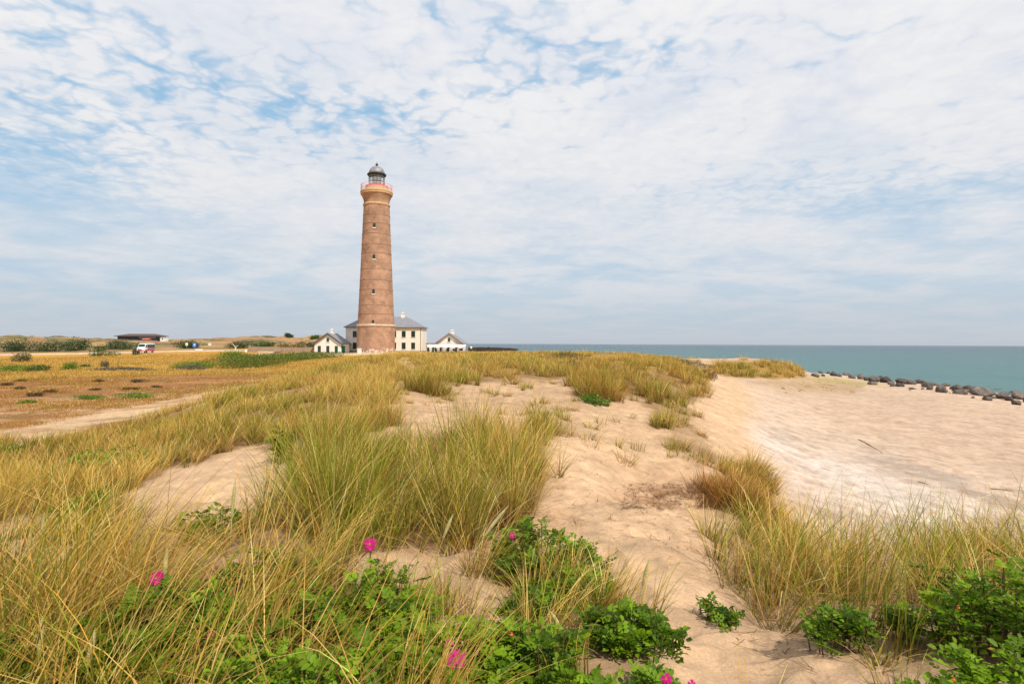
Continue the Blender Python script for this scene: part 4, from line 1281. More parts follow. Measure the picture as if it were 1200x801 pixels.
# ------------------------------------------------------------------ dry twigs and roots on the sand
def litter():
    n = 5200
    u = RNG.uniform(420, 960, n); v = RNG.uniform(445, 800, n)
    pts = []
    az = np.arctan((u - CU) / F); r = np.exp(RNG.uniform(math.log(2.2), math.log(24), n))
    x = r * np.sin(az); y = r * np.cos(az); z = ground_z(x, y)
    m = (fbm(x / 0.9, y / 0.9, 2, 33.0) > 0.54)
    x, y, z, r = x[m], y[m], z[m], r[m]
    k = len(x)
    hx_ = np.array([at(RNG.uniform(730, 850), RNG.uniform(568, 598)) for _ in range(1300)])
    x = np.concatenate([x, hx_[:, 0]]); y = np.concatenate([y, hx_[:, 1]]); z = np.concatenate([z, hx_[:, 2]]); r = np.sqrt(x * x + y * y); k = len(x)
    col = BROWN * RNG.uniform(0.5, 1.6, k)[:, None]
    v_, c_, q_, t_ = blade_mesh(np.stack([x, y, z + 0.008], 1), RNG.uniform(0, 6.28, k), RNG.uniform(1.3, 1.55, k), RNG.normal(0, 0.15, k),
                                RNG.uniform(0.05, 0.22, k), 0.004 * (1 + r / 10), col, 3)
    o = fast_mesh('dry_litter', v_, [q_, t_], M['grass'], cols=c_)
    tag(o, 'dry twigs and roots scattered over the bare sand', 'litter', kind='stuff')


litter()
p1 = at(1006, 515); p2 = at(1034, 531)
mb = MB(); dd = p2 - p1
mb.tube((0, 0, 0.02), dd * 0.45 + Vector((0, 0, 0.05)), 0.016, 0.014, 7).tube(dd * 0.45 + Vector((0, 0, 0.05)), dd + Vector((0, 0, 0.02)), 0.014, 0.006, 7)
o = mb.build('driftwood_stick', M['drift'], smooth=True); o.location = p1
tag(o, 'thin dark driftwood stick lying on the pale beach sand', 'driftwood')
for k, (a, b, lab) in enumerate([((1076, 565), (1088, 569), 'short dark twig on the beach nearer the front grass'), ((1160, 573), (1190, 577), 'long low dark twig on the beach above the large rose bush')]):
    p1 = at(*a); p2 = at(*b); dd = p2 - p1
    mb = MB(); mb.tube((0, 0, 0.015), dd * 0.6 + Vector((0, 0.03, 0.03)), 0.012, 0.01, 6).tube(dd * 0.6 + Vector((0, 0.03, 0.03)), dd + Vector((0, 0, 0.01)), 0.01, 0.004, 6)
    o = mb.build('twig', M['drift'], smooth=True); o.location = p1
    tag(o, lab, 'driftwood')


# ------------------------------------------------------------------ boulders
def boulder_mesh(seed):
    rng = np.random.default_rng(seed)
    bm = bmesh.new(); bmesh.ops.create_icosphere(bm, subdivisions=4, radius=1.0)
    me = bpy.data.meshes.new('boulder'); bm.to_mesh(me); bm.free()
    co = np.empty(len(me.vertices) * 3); me.vertices.foreach_get('co', co); co = co.reshape(-1, 3)
    for k in range(11):
        nrm = rng.normal(0, 1, 3); nrm /= np.linalg.norm(nrm); h = rng.uniform(0.55, 0.9)
        dt = co @ nrm
        m = dt > h
        co[m] -= np.outer((dt[m] - h) * 0.88, nrm)
    co *= (1 + 0.10 * (fbm(co[:, 0] * 2 + seed, co[:, 1] * 2 + co[:, 2] * 1.7, 3, 40.0) - 0.5))[:, None]
    co *= (1 + 0.06 * (fbm(co[:, 0] * 7 + seed, co[:, 1] * 7 + co[:, 2] * 6, 2, 41.0) - 0.5))[:, None]
    co /= np.abs(co).max(0)
    me.vertices.foreach_set('co', co.ravel())
    me.polygons.foreach_set('use_smooth', np.ones(len(me.polygons), bool))
    me.materials.append(M['rock'])
    return me


ROCKS = [(956, 441.5, 10, 5), (962, 437.5, 5, 3), (965, 441, 5, 3), (972, 438, 5, 3), (978, 440.5, 8, 6), (985, 441.5, 6, 4), (993, 440, 9, 4),
         (1000, 443.5, 9, 4.5), (1011, 444.5, 10, 6.5), (1018, 446, 8, 5), (1021, 441, 8, 3.5), (1027, 447.5, 13, 8), (1024, 451, 11, 4), (1040, 448.5, 13, 8),
         (1045, 450.5, 8, 4.5), (1047, 453, 7, 3.5), (1056, 453, 10, 4.5), (1058, 450, 15, 8), (1071, 450.5, 11, 6), (1079, 449.5, 13, 6), (1086, 449, 8, 3.5),
         (1071, 456, 9, 2), (1090, 454, 13, 7), (1091, 457, 9, 5), (1105, 460, 12, 11), (1109, 460.3, 6, 4), (1117, 456, 7, 4), (1119, 458.3, 5, 2.5),
         (1130, 462.5, 17, 6.5), (1124, 457.5, 12, 7), (1137, 457, 14, 6), (1141, 466.5, 4, 2.6), (1155, 464, 28, 11), (1159, 469.3, 10, 6), (1165, 467, 7, 3),
         (1176, 467.5, 15, 8), (1173, 459, 16, 4), (1185, 469.8, 12, 6), (1197, 468, 19, 10), (1189, 462, 12, 4.5), (1199, 460, 8, 6), (1193, 474.5, 11, 7),
         (1110, 452.5, 9, 4), (1146, 456.5, 9, 4), (1216, 473, 20, 11), (1232, 478, 16, 9), (1180, 463.5, 10, 5), (1098, 452, 8, 4), (1033, 444, 8, 4), (1064, 447.5, 8, 4)]
ORD = ['', 'first', 'second', 'third', 'fourth', 'fifth', 'sixth', 'seventh', 'eighth', 'ninth', 'tenth', 'eleventh', 'twelfth', 'thirteenth', 'fourteenth',
       'fifteenth', 'sixteenth', 'seventeenth', 'eighteenth', 'nineteenth', 'twentieth']
TENS = {2: 'twenty', 3: 'thirty', 4: 'forty', 5: 'fifty'}


def ordw(i):
    if i <= 20: return ORD[i]
    t, k = divmod(i, 10)
    return (TENS[t] + '-' + ORD[k]) if k else TENS[t][:-1] + 'ieth'


protos = [boulder_mesh(100 + k) for k in range(9)]
ROCKS.sort(key=lambda t: -t[0])
for i, (u, v, w, h) in enumerate(ROCKS):
    c = at(u, v)
    px = c.y / F
    o = bpy.data.objects.new('boulder', protos[i % 9])
    COL.objects.link(o)
    sx, sz = w / 2 * px, h * px * 0.68
    o.scale = (sx * 1.05, sx * random.uniform(0.7, 0.95), sz)
    o.rotation_euler = (random.uniform(-0.12, 0.12), random.uniform(-0.15, 0.15), random.choice([0, math.pi]) + random.uniform(-0.3, 0.3))
    o.location = (c.x, c.y + sx * 0.5, c.z + sz * 0.45)
    size = 'big' if w * px > 1.25 else ('small' if w * px < 0.75 else 'middling')
    form = 'flat' if h / w < 0.42 else ('blocky' if h / w > 0.6 else 'rounded')
    tag(o, f'{size} {form} dark boulder, {ordw(i + 1)} from the near end of the shore row', 'boulder', 'dark boulders along the shoreline')


for k in range(18):
    u, v, w, h = random.choice(ROCKS[4:])
    c = at(u + random.uniform(-9, 9), v + random.uniform(-1.5, 2.0))
    px = c.y / F
    o = bpy.data.objects.new('stone', protos[(k * 4 + 1) % 9])
    COL.objects.link(o)
    a = random.uniform(1.0, 2.2) * px
    o.scale = (a, a * random.uniform(0.6, 1), a * random.uniform(0.45, 0.8)); o.rotation_euler = (random.uniform(-.3, .3), random.uniform(-.3, .3), random.uniform(0, 6.2)); o.location = (c.x, c.y - 0.3, c.z + a * 0.25)
    tag(o, 'small loose stone lying between the dark boulders of the shore row', 'stone', 'small loose stones along the shoreline')


# ------------------------------------------------------------------ lighthouse
TD = 140.0
TX0 = (440.6 - CU) / F * TD
tz = CAMZ - 2.3
K = TD / F


def hz(v):
    return P(440.6, v, TD).z - tz


lh = empty('lighthouse', (TX0, TD, tz))
tag(lh, 'tall round reddish brick lighthouse with gallery and domed lantern', 'lighthouse')
rr_ = lambda px: px / 2 * K
mb = MB(); mb.lathe([(rr_(43.4), -0.5), (rr_(43.4), hz(384)), (rr_(43.2), hz(382.6))], 64); mb.build('tower_base', M['tower'], lh, smooth=True)
mb = MB(); mb.lathe([(rr_(43.4), hz(382.8)), (rr_(45.0), hz(382.2)), (rr_(45.0), hz(381.0)), (rr_(42.6), hz(380.2))], 64)
mb.build('stone_band', M['ochre_p'] if 'ochre_p' in M else simple('pale_band', (0.55, 0.40, 0.30), 0.85, 0.15, 2.0), lh, smooth=True)
# shaft
v_top, v_bot = 243.0, 380.6
prof = []
for k in range(25):
    t = k / 24
    v = v_bot + (v_top - v_bot) * t
    prof.append((rr_(42.2 - (42.2 - 29.8) * (t ** 0.92)), hz(v)))
mb = MB(); mb.lathe(prof, 64); mb.build('tower_shaft', M['tower'], lh, smooth=True)


def shaft_r(v):
    t = (v_bot - v) / (v_bot - v_top)
    return rr_(42.2 - (42.2 - 29.8) * (max(t, 0) ** 0.92))


for v in (253.6, 263.6, 275.5, 287.7, 298, 316.4, 328.9, 340.1, 358.2, 368.2):
    mb = MB(); z = hz(v); r0 = shaft_r(v)
    mb.lathe([(r0 - 0.02, z - 0.10), (r0 + 0.05, z - 0.08), (r0 + 0.07, z), (r0 + 0.05, z + 0.06), (r0 - 0.02, z + 0.09)], 64, cap=False)
    mb.build('string_course', M['ring'], lh, smooth=True)
# neck and collar
mb = MB()
mb.lathe([(rr_(29.8), hz(243)), (rr_(30.4), hz(242.4)), (rr_(30.4), hz(240.8)), (rr_(29.4), hz(240.4)), (rr_(29.2), hz(238)), (rr_(29.8), hz(235.5)), (rr_(31.8), hz(232.8)), (rr_(34.0), hz(230.4)), (rr_(35.2), hz(229.0))], 64)
mb.build('gallery_neck', M['tower'], lh, smooth=True)
mb = MB(); mb.lathe([(rr_(29.6), hz(242.2)), (rr_(31.2), hz(241.6)), (rr_(31.2), hz(240.2)), (rr_(29.4), hz(239.4))], 64, cap=False)
mb.build('collar_ring', M['ochre'], lh, smooth=True)
mb = MB(); mb.lathe([(rr_(35.2), hz(229.2)), (rr_(36.6), hz(228.8)), (rr_(36.6), hz(227.0)), (rr_(37.4), hz(226.7)), (rr_(37.4), hz(225.1)), (rr_(36.6), hz(224.6))], 64)
mb.build('gallery_floor', M['ochre'], lh, smooth=True)
mb = MB(); mb.lathe([(rr_(26), hz(224.7)), (rr_(26), hz(220.2)), (rr_(25.4), hz(219.8))], 48); mb.build('lantern_base', M['ochre'], lh, smooth=True)
mb = MB(); mb.lathe([(rr_(26.3), hz(220.0)), (rr_(26.3), hz(218.6)), (rr_(21), hz(217.4))], 48); mb.build('lantern_collar', M['red'], lh, smooth=True)
rail_r = rr_(36.0)
mb = MB(); zr0, zr1 = hz(224.7), hz(217.6)
for i in range(72):
    t = 2 * math.pi * i / 72; x, y = rail_r * math.cos(t), rail_r * math.sin(t)
    mb.tube((x, y, zr0), (x, y, zr1), 0.028 if i % 3 else 0.05, n=5)
for z in (zr1, (zr0 + zr1) / 2):
    for i in range(48):
        a, b = 2 * math.pi * i / 48, 2 * math.pi * (i + 1) / 48
        mb.tube((rail_r * math.cos(a), rail_r * math.sin(a), z), (rail_r * math.cos(b), rail_r * math.sin(b), z), 0.045, n=5)
mb.build('railing', M['railing'], lh)
# lantern
gz0, gz1 = hz(217.8), hz(206.2)
lr_ = rr_(17.8)


def glass_mat():
    m, nt, b = mat('lantern_glass')
    b.inputs['Base Color'].default_value = (0.75, 0.82, 0.84, 1); b.inputs['Roughness'].default_value = 0.03
    tr = N(nt, 'ShaderNodeBsdfTransparent'); mx = N(nt, 'ShaderNodeMixShader'); mx.inputs[0].default_value = 0.72
    nt.links.new(b.outputs[0], mx.inputs[1]); nt.links.new(tr.outputs[0], mx.inputs[2])
    nt.links.new(mx.outputs[0], nt.nodes['Material Output'].inputs['Surface'])
    return m


M['lantern_glass'] = glass_mat()
mb = MB(); mb.lathe([(lr_, gz0), (lr_, gz1)], 24, cap=False); lg = mb.build('lantern_glazing', M['lantern_glass'], lh)
mb = MB()
for i in range(12):
    t = 2 * math.pi * (i + 0.5) / 12; x, y = (lr_ + 0.02) * math.cos(t), (lr_ + 0.02) * math.sin(t)
    mb.tube((x, y, gz0), (x, y, gz1), 0.06, n=5)
for z in (gz0 + 0.2, gz0 + (gz1 - gz0) * 0.36, gz1 - (gz1 - gz0) * 0.2):
    for i in range(24):
        a, b = 2 * math.pi * i / 24, 2 * math.pi * (i + 1) / 24
        q = lr_ + 0.03
        mb.tube((q * math.cos(a), q * math.sin(a), z), (q * math.cos(b), q * math.sin(b), z), 0.07, n=5)
mb.build('glazing_bars', M['iron'], lg)
mb = MB(); h = gz1 - gz0
mb.lathe([(0.5, gz0), (0.55, gz0 + h * .2), (0.85, gz0 + h * .25), (0.95, gz0 + h * .5), (0.85, gz0 + h * .75), (0.45, gz0 + h * .8), (0.4, gz1)], 24)
mb.build('lens', M['lensgreen'], lg, smooth=True)
mb = MB(); mb.lathe([(rr_(18.2), hz(206.6)), (rr_(21.8), hz(205.6)), (rr_(22.2), hz(204.6)), (rr_(20.6), hz(203.6))], 48); mb.build('dome_rim', M['iron'], lh, smooth=True)
pf = []
for k in range(13):
    t = k / 12 * math.pi / 2
    pf.append((rr_(18.2) * math.cos(t) + 0.02, hz(203.8) + (hz(194.6) - hz(203.8)) * math.sin(t)))
mb = MB(); mb.lathe(pf, 48); dome = mb.build('dome', M['copper'], lh, smooth=True)
zf = hz(194.8)
mb = MB()
mb.lathe([(0.14, zf - 0.1), (0.12, zf + 0.18), (0.30, zf + 0.24), (0.36, zf + 0.42), (0.28, zf + 0.60), (0.08, zf + 0.66), (0.05, zf + 1.0), (0.02, zf + 1.05)], 16)
mb.build('finial', M['iron'], dome, smooth=True)
# windows of the shaft
ang = math.atan2(TX0, TD) + R(-9)
for v, s in ((267, 1.0), (303.2, 1.0), (343, 1.0), (377.6, 0.8)):
    r0 = shaft_r(v); z = hz(v)
    nx, ny = -math.sin(math.atan2(TX0, TD)), -math.cos(math.atan2(TX0, TD))
    a = math.atan2(nx, -ny) + R(-9)  # a little to one side of the line of sight
    rz = a
    w, hh = 0.30 * s, 0.55 * s
    # local frame: -y outwards
    poly = [(-w, -hh), (w, -hh), (w, hh * 0.6), (w * 0.7, hh * 0.88), (0, hh), (-w * 0.7, hh * 0.88), (-w, hh * 0.6)]
    mb = MB(); mb.prism(poly, 'y', -r0 - 0.06, -r0 + 0.5)
    wo = mb.build('window', M['glass'], lh); wo.location = (0, 0, z); wo.rotation_euler = (0, 0, rz)
    mb = MB(); mb.box(-w - 0.12, w + 0.12, -r0 - 0.16, -r0 + 0.3, -hh - 0.22, -hh)
    mb.build('sill', M['white'], wo)
    mb = MB(); mb.box(-0.03, 0.03, -r0 - 0.09, -r0 - 0.05, -hh, hh * 0.95).box(-w, w, -r0 - 0.09, -r0 - 0.062, -0.04, 0.02)
    mb.build('glazing_bar', M['green'], wo)
# small stone block at the foot
mb = MB(); mb.box(-0.45, 0.45, -0.3, 0.3, 0, 1.1).box(-0.6, 0.6, -0.4, 0.4, 1.1, 1.25)
o = mb.build('stone_pedestal', M['white'], bevel=0.02)
x = (421.5 - CU) / F * 135.5; o.location = (x, 135.5, gz(x, 135.5) - 0.05)
tag(o, 'small pale stone pedestal at the foot of the lighthouse', 'pedestal')


# ------------------------------------------------------------------ houses
def window(parent, x, y, z0, w, h, m, name='window', frame=None, deep=0.12, bars=(1, 2)):
    """window in a wall whose outer face looks towards -y at y"""
    mb = MB(); mb.box(x - w / 2, x + w / 2, y - 0.02, y + deep, z0, z0 + h)
    o = mb.build(name, M['glass'], parent)
    f = MB(); t = 0.09
    f.box(x - w / 2 - 0.02, x - w / 2 + t, y - 0.06, y - 0.022, z0, z0 + h).box(x + w / 2 - t, x + w / 2 + 0.02, y - 0.06, y - 0.022, z0, z0 + h)
    f.box(x - w / 2 + t, x + w / 2 - t, y - 0.06, y - 0.022, z0, z0 + t).box(x - w / 2 + t, x + w / 2 - t, y - 0.06, y - 0.022, z0 + h - t, z0 + h)
    for k in range(bars[0]):
        bx = x - w / 2 + w * (k + 1) / (bars[0] + 1)
        f.box(bx - 0.04, bx + 0.04, y - 0.064, y - 0.026, z0 + t, z0 + h - t)
    for k in range(bars[1]):
        bz = z0 + h * (k + 1) / (bars[1] + 1)
        f.box(x - w / 2 + t, x + w / 2 - t, y - 0.058, y - 0.030, bz - 0.03, bz + 0.03)
    f.build('frame', m, o)
    s = MB(); s.box(x - w / 2 - 0.12, x + w / 2 + 0.12, y - 0.12, y - 0.003, z0 - 0.12, z0 - 0.003)
    s.build('sill', M['white'], o)
    return o


def door(parent, x, y, w, h, m, z0=0.0):
    mb = MB(); mb.box(x - w / 2, x + w / 2, y - 0.03, y + 0.1, z0, z0 + h)
    for k in range(2):
        zz = z0 + 0.15 + k * (h * 0.5)
        mb.box(x - w / 2 + 0.1, x + w / 2 - 0.1, y - 0.05, y - 0.028, zz, zz + h * 0.36)
    o = mb.build('door', m, parent)
    hd = MB(); hd.tube((x + w / 2 - 0.12, y - 0.09, z0 + 1.0), (x + w / 2 - 0.24, y - 0.09, z0 + 1.0), 0.02, n=6)
    hd.build('handle', M['steel'], o)
    return o


def gable_house(name, apex_u, d, wid, wall_h, rise, length, base_dz, trim, label, chim_y, chim_w, doors, roofm):
    x0 = (apex_u - CU) / F * d
    h = empty(name, (x0, d, CAMZ + base_dz))
    tag(h, label, 'house')
    w = wid / 2
    mb = MB(); mb.prism([(-w, 0.0), (w, 0.0), (w, wall_h), (0, wall_h + rise), (-w, wall_h)], 'y', 0, length)
    mb.build('wall', M['white'], h)
    mb = MB(); mb.box(-w - 0.03, w + 0.03, -0.03, length + 0.03, -0.8, 0.28); mb.build('plinth', M['plinth'], h)
    ov, th = 0.5, 0.22
    k = rise / w
    roof = empty  # placeholder name
    rf = MB()
    for s in (-1, 1):
        a = (0, wall_h + rise + 0.05); b = (s * (w + ov), wall_h - k * ov + 0.05)
        poly = [a, b, (b[0], b[1] + th), (0, a[1] + th)]
        rf.prism(poly if s > 0 else poly[::-1], 'y', -0.45, length + 0.3)
    r_ = rf.build('roof', roofm, h)
    tb = MB()
    for s in (-1, 1):
        a = (0, wall_h + rise - 0.16); b = (s * (w + ov + 0.02), wall_h - k * (ov + 0.02) - 0.16)
        poly = [a, b, (b[0], b[1] + 0.43), (0, a[1] + 0.46)]
        tb.prism(poly if s > 0 else poly[::-1], 'y', -0.52, -0.453)
    tb.build('bargeboard', trim, h)
    c = MB(); zt = wall_h + rise
    c.box(-chim_w / 2, chim_w / 2, chim_y, chim_y + chim_w * 0.9, zt - 0.4, zt + 1.0).box(-chim_w / 2 - 0.1, chim_w / 2 + 0.1, chim_y - 0.1, chim_y + chim_w * 0.9 + 0.1, zt + 1.0, zt + 1.15)
    c.box(-chim_w * 0.22, chim_w * 0.22, chim_y + 0.2, chim_y + 0.6, zt + 1.15, zt + 1.4)
    c.build('chimney', M['white'], r_)
    window(h, 0.0, 0, wall_h + rise * 0.16, 0.62, 1.0, M['green_b'], bars=(1, 1))
    for (x, m) in doors:
        door(h, x, 0, 0.80, 1.85, m, 0.0)
    return h


gable_house('gabled_outbuilding', 384.2, 147, 6.9, 2.5, 2.45, 7.6, -2.62, M['trim_dark'],
            'white gabled outbuilding with three dark doors next to the wooden fence', 3.0, 0.85,
            [(-2.2, M['greyblue']), (0.0, M['greyblue']), (2.2, M['green'])], M['roof'])
rh = gable_house('gabled_cafe', 526.2, 149, 6.7, 2.45, 2.40, 14, -2.40, M['trim_brown'],
                 'white gabled cafe with brown bargeboards behind the terrace awning', 8.0, 0.95,
                 [(-0.1, M['wicker']), (2.0, M['wicker']), (-2.0, M['wicker'])], M['roof'])

# main house
HD = 155.0
hx0, hx1 = (405 - CU) / F * HD, (495 - CU) / F * HD
hw = hx1 - hx0
hc = (hx0 + hx1) / 2
mh = empty('keepers_house', (hc, HD, CAMZ - 2.4))
tag(mh, 'two storey white keepers house with grey hipped roof behind the lighthouse', 'house')
WH = 6.62; DEP = 7.6
mb = MB(); mb.box(-hw / 2, hw / 2, 0, DEP, 0, WH); mb.build('wall', M['white'], mh)
mb = MB(); mb.box(-hw / 2 - 0.04, hw / 2 + 0.04, -0.04, DEP + 0.04, -0.8, 0.3); mb.build('plinth', M['plinth'], mh)
ov = 0.45
mb = MB()
e0, e1, f0, f1 = -hw / 2 - ov, hw / 2 + ov, -ov, DEP + ov
ri = 4.6
vs = [(e0, f0, WH), (e1, f0, WH), (e1, f1, WH), (e0, f1, WH), (e0, f0, WH + 0.16), (e1, f0, WH + 0.16), (e1, f1, WH + 0.16), (e0, f1, WH + 0.16),
      (e0 + ri, DEP / 2, WH + 3.15), (e1 - ri - 0.8, DEP / 2, WH + 3.15)]
mb.add(vs, [(0, 1, 2, 3), (0, 4, 5, 1), (1, 5, 6, 2), (2, 6, 7, 3), (3, 7, 4, 0), (4, 8, 9, 5), (5, 9, 6), (6, 9, 8, 7), (7, 8, 4)])
rf = mb.build('roof', M['roof'], mh)
for cu in (472.0, 434.0):
    cx = (cu - CU) / F * (HD + DEP / 2) - hc
    mb = MB(); mb.box(cx - 0.5, cx + 0.5, DEP / 2 - 0.45, DEP / 2 + 0.45, WH + 2.7, WH + 4.0).box(cx - 0.6, cx + 0.6, DEP / 2 - 0.55, DEP / 2 + 0.55, WH + 4.0, WH + 4.15)
    mb.box(cx - 0.12, cx + 0.12, DEP / 2 - 0.12, DEP / 2 + 0.12, WH + 4.15, WH + 4.55)
    mb.build('chimney', M['white'], rf)
for cu in (415.7, 428.2, 439.4, 450.6, 462.0, 473.1, 484.2):
    cx = (cu - CU) / F * HD - hc
    for zt, zb in ((387.7, 395.0), (401.2, 408.9)):
        z0 = P(cu, zb, HD).z - (CAMZ - 2.4); z1 = P(cu, zt, HD).z - (CAMZ - 2.4)
        window(mh, cx, 0, z0, 1.0, z1 - z0, M['green'], bars=(1, 2))
mb = MB(); mb.tube((hw / 2 - 0.45, -0.09, 0), (hw / 2 - 0.45, -0.09, WH), 0.06, n=8); mb.build('drainpipe', M['trim_brown'], mh)
mb = MB(); mb.box(e0, e1, f0 - 0.1, f0 - 0.003, WH - 0.02, WH + 0.14); mb.build('gutter', M['trim_dark'], mh)

# low link walls
def link(u0, u1, d, vt, base, label, doors, coping):
    x0, x1 = (u0 - CU) / F * d, (u1 - CU) / F * d
    zt = P((u0 + u1) / 2, vt, d).z
    o = empty('link_building', ((x0 + x1) / 2, d, CAMZ + base))
    tag(o, label, 'building')
    w = (x1 - x0) / 2; h = zt - (CAMZ + base)
    mb = MB(); mb.box(-w, w, 0, 3.0, -0.6, h); mb.build('wall', M['white'], o)
    mb = MB(); mb.box(-w - 0.1, w + 0.1, -0.15, 3.1, h, h + 0.15); mb.build('roof', coping, o)
    for (u, m) in doors:
        door(o, (u - CU) / F * d - (x0 + x1) / 2, 0, 0.85, 1.85, m)


link(399.9, 405.0, 147.5, 402.9, -2.62, 'narrow white link with a bright green door beside the gabled outbuilding', [(402.5, M['green_b'])], M['trim_dark'])
link(499.2, 511.2, 152.5, 402.6, -2.4, 'low flat roofed link with green doors joining keepers house and cafe', [(501.2, M['green']), (508.2, M['green_b'])], M['trim_brown'])

# terrace awning
AD = 145.5
ax0, ax1 = (501 - CU) / F * AD, (545.5 - CU) / F * AD
aw = empty('terrace_awning', ((ax0 + ax1) / 2, AD, gz((ax0 + ax1) / 2, AD)))
tag(aw, 'long white canvas awning on posts over the cafe terrace', 'awning')
w = (ax1 - ax0) / 2
b0 = aw.location.z
zt = P(520, 403.4, AD + 2).z - b0; zl = P(520, 406.2, AD - 1.0).z - b0
mb = MB()
nb = 5
for k in range(nb):
    xa = -w + 2 * w * k / nb; xb = -w + 2 * w * (k + 1) / nb
    xm = (xa + xb) / 2
    mb.add([(xa, -1.2, zl + 0.10), (xm, -1.35, zl - 0.02), (xb, -1.2, zl + 0.10), (xb, 2.2, zt), (xm, 2.2, zt - 0.08), (xa, 2.2, zt),
            (xa, -1.2, zl + 0.13), (xm, -1.35, zl + 0.01), (xb, -1.2, zl + 0.13), (xb, 2.2, zt + 0.03), (xm, 2.2, zt - 0.05), (xa, 2.2, zt + 0.03)],
           [(0, 1, 4, 5), (1, 2, 3, 4), (6, 11, 10, 7), (7, 10, 9, 8), (0, 6, 7, 1), (1, 7, 8, 2), (2, 8, 9, 3), (5, 4, 10, 11), (4, 3, 9, 10), (0, 5, 11, 6)])
cv = mb.build('canopy', M['canvas'], aw)
mb = MB()
for k in range(nb * 2):
    xa = -w + 2 * w * k / (nb * 2); xb = -w + 2 * w * (k + 1) / (nb * 2)
    mb.box(xa + 0.01, xb - 0.01, -1.40, -1.37, zl - 0.12, zl + 0.02)
mb.build('valance', M['canvas'], cv)
for k in range(nb + 1):
    xa = -w + 2 * w * k / nb
    mb = MB(); mb.box(xa - 0.05, xa + 0.05, -1.25, -1.15, -0.3, zl + 0.1); mb.build('post', M['white_b'], aw)


# terrace tables and chairs
def copy_tree(o, parent=None):
    c = o.copy(); COL.objects.link(c); c.parent = parent
    for ch in list(o.children):
        copy_tree(ch, c)
    return c


def make_chair():
    r_ = empty('terrace_chair', (0, 0, 0))
    tag(r_, 'dark wicker chair at a terrace table under the white awning', 'chair', 'dark chairs on the cafe terrace')
    mb = MB(); mb.box(-.25, .25, -.25, .25, .40, .47); mb.build('seat', M['wicker'], r_, bevel=0.015)
    mb = MB(); mb.prism([(.20, .47), (.25, .47), (.33, .95), (.28, .95)], 'x', -.25, .25); mb.build('backrest', M['wicker'], r_)
    for sx in (-1, 1):
        for sy in (-1, 1):
            mb = MB(); mb.tube((sx * .21, sy * .21, 0), (sx * .21, sy * .21, .40), .022, n=6); mb.build('leg', M['wicker'], r_)
        mb = MB(); mb.box(sx * .27 - .03, sx * .27 + .03, -.25, .25, .62, .66); mb.build('armrest', M['wicker'], r_)
    return r_


def make_table():
    r_ = empty('terrace_table', (0, 0, 0))
    tag(r_, 'small dark terrace table under the white awning', 'table', 'tables on the cafe terrace')
    mb = MB(); mb.lathe([(.44, .71), (.45, .73), (.44, .75)], 24); mb.build('tabletop', M['wicker'], r_)
    mb = MB(); mb.tube((0, 0, .04), (0, 0, .71), .04, n=8); mb.build('pedestal', M['iron'], r_)
    mb = MB(); mb.lathe([(.28, 0), (.26, .03), (.06, .05)], 20); mb.build('foot', M['iron'], r_)
    return r_


ch = make_chair(); tb = make_table()
first = True; firstt = True
for (u, d) in ((503.5, 146), (511.5, 145.2), (519, 146.2), (527, 145.0), (535, 146.0), (541.5, 145.0)):
    x = (u - CU) / F * d
    t = tb if firstt else copy_tree(tb); firstt = False
    t.location = (x, d, gz(x, d))
    for k in range(3):
        a = 2 * math.pi * k / 3 + random.uniform(-0.4, 0.4)
        c = ch if first else copy_tree(ch); first = False
        px_, py_ = x + 0.72 * math.cos(a), d + 0.72 * math.sin(a)
        c.location = (px_, py_, gz(px_, py_)); c.rotation_euler = (0, 0, a - math.pi / 2)

# fences
def plank_fence(name, pts, h, m, label, pw=0.14, gap=0.015, base=None, postm=None):
    a = Vector(pts[0]); b = Vector(pts[1])
    ln = (b - a).length; rz = math.atan2(b.y - a.y, b.x - a.x)
    o = empty(name, (a.x, a.y, gz(a.x, a.y) if base is None else base), rz)
    tag(o, label, 'fence')
    mb = MB(); x = 0
    dx, dy = math.cos(rz), math.sin(rz)
    while x < ln - pw:
        zz = gz(a.x + dx * x, a.y + dy * x) - o.location.z
        hh = h + random.uniform(-0.03, 0.04)
        mb.box(x, x + pw, 0, 0.03, zz - 0.1, zz + hh)
        x += pw + gap
    mb.build('planks', m, o)
    n = max(2, int(ln / 2.4))
    for k in range(n + 1):
        xx = ln * k / n
        zz = gz(a.x + dx * xx, a.y + dy * xx) - o.location.z
        q = MB(); q.box(xx - 0.06, xx + 0.06, -0.13, -0.003, zz - 0.3, zz + h + 0.12); q.build('post', postm or m, o)
    for zz in (0.3, h - 0.25):
        za = zz; zb = zz + gz(b.x, b.y) - o.location.z
        q = MB(); q.prism([(0, za), (ln, zb), (ln, zb + 0.09), (0, za + 0.09)], 'y', 0.033, 0.08); q.build('rail', m, o)
    return o


fx = lambda u, d: ((u - CU) / F * d, d, 0)
plank_fence('plank_fence', (fx(291.5, 146), fx(368, 148.5)), 1.35, M['wood_grey'], 'long weathered plank fence running up to the gabled outbuilding')
plank_fence('plank_fence', (fx(291.2, 146.3), fx(293.5, 158)), 1.35, M['wood_grey'], 'short return of the weathered fence beside the small white bollard')
plank_fence('tarred_fence', (fx(549, 151), fx(607, 150)), 1.15, M['wood_dark'], 'dark tarred plank fence on the dune beside the cafe terrace', pw=0.2, gap=0.01)

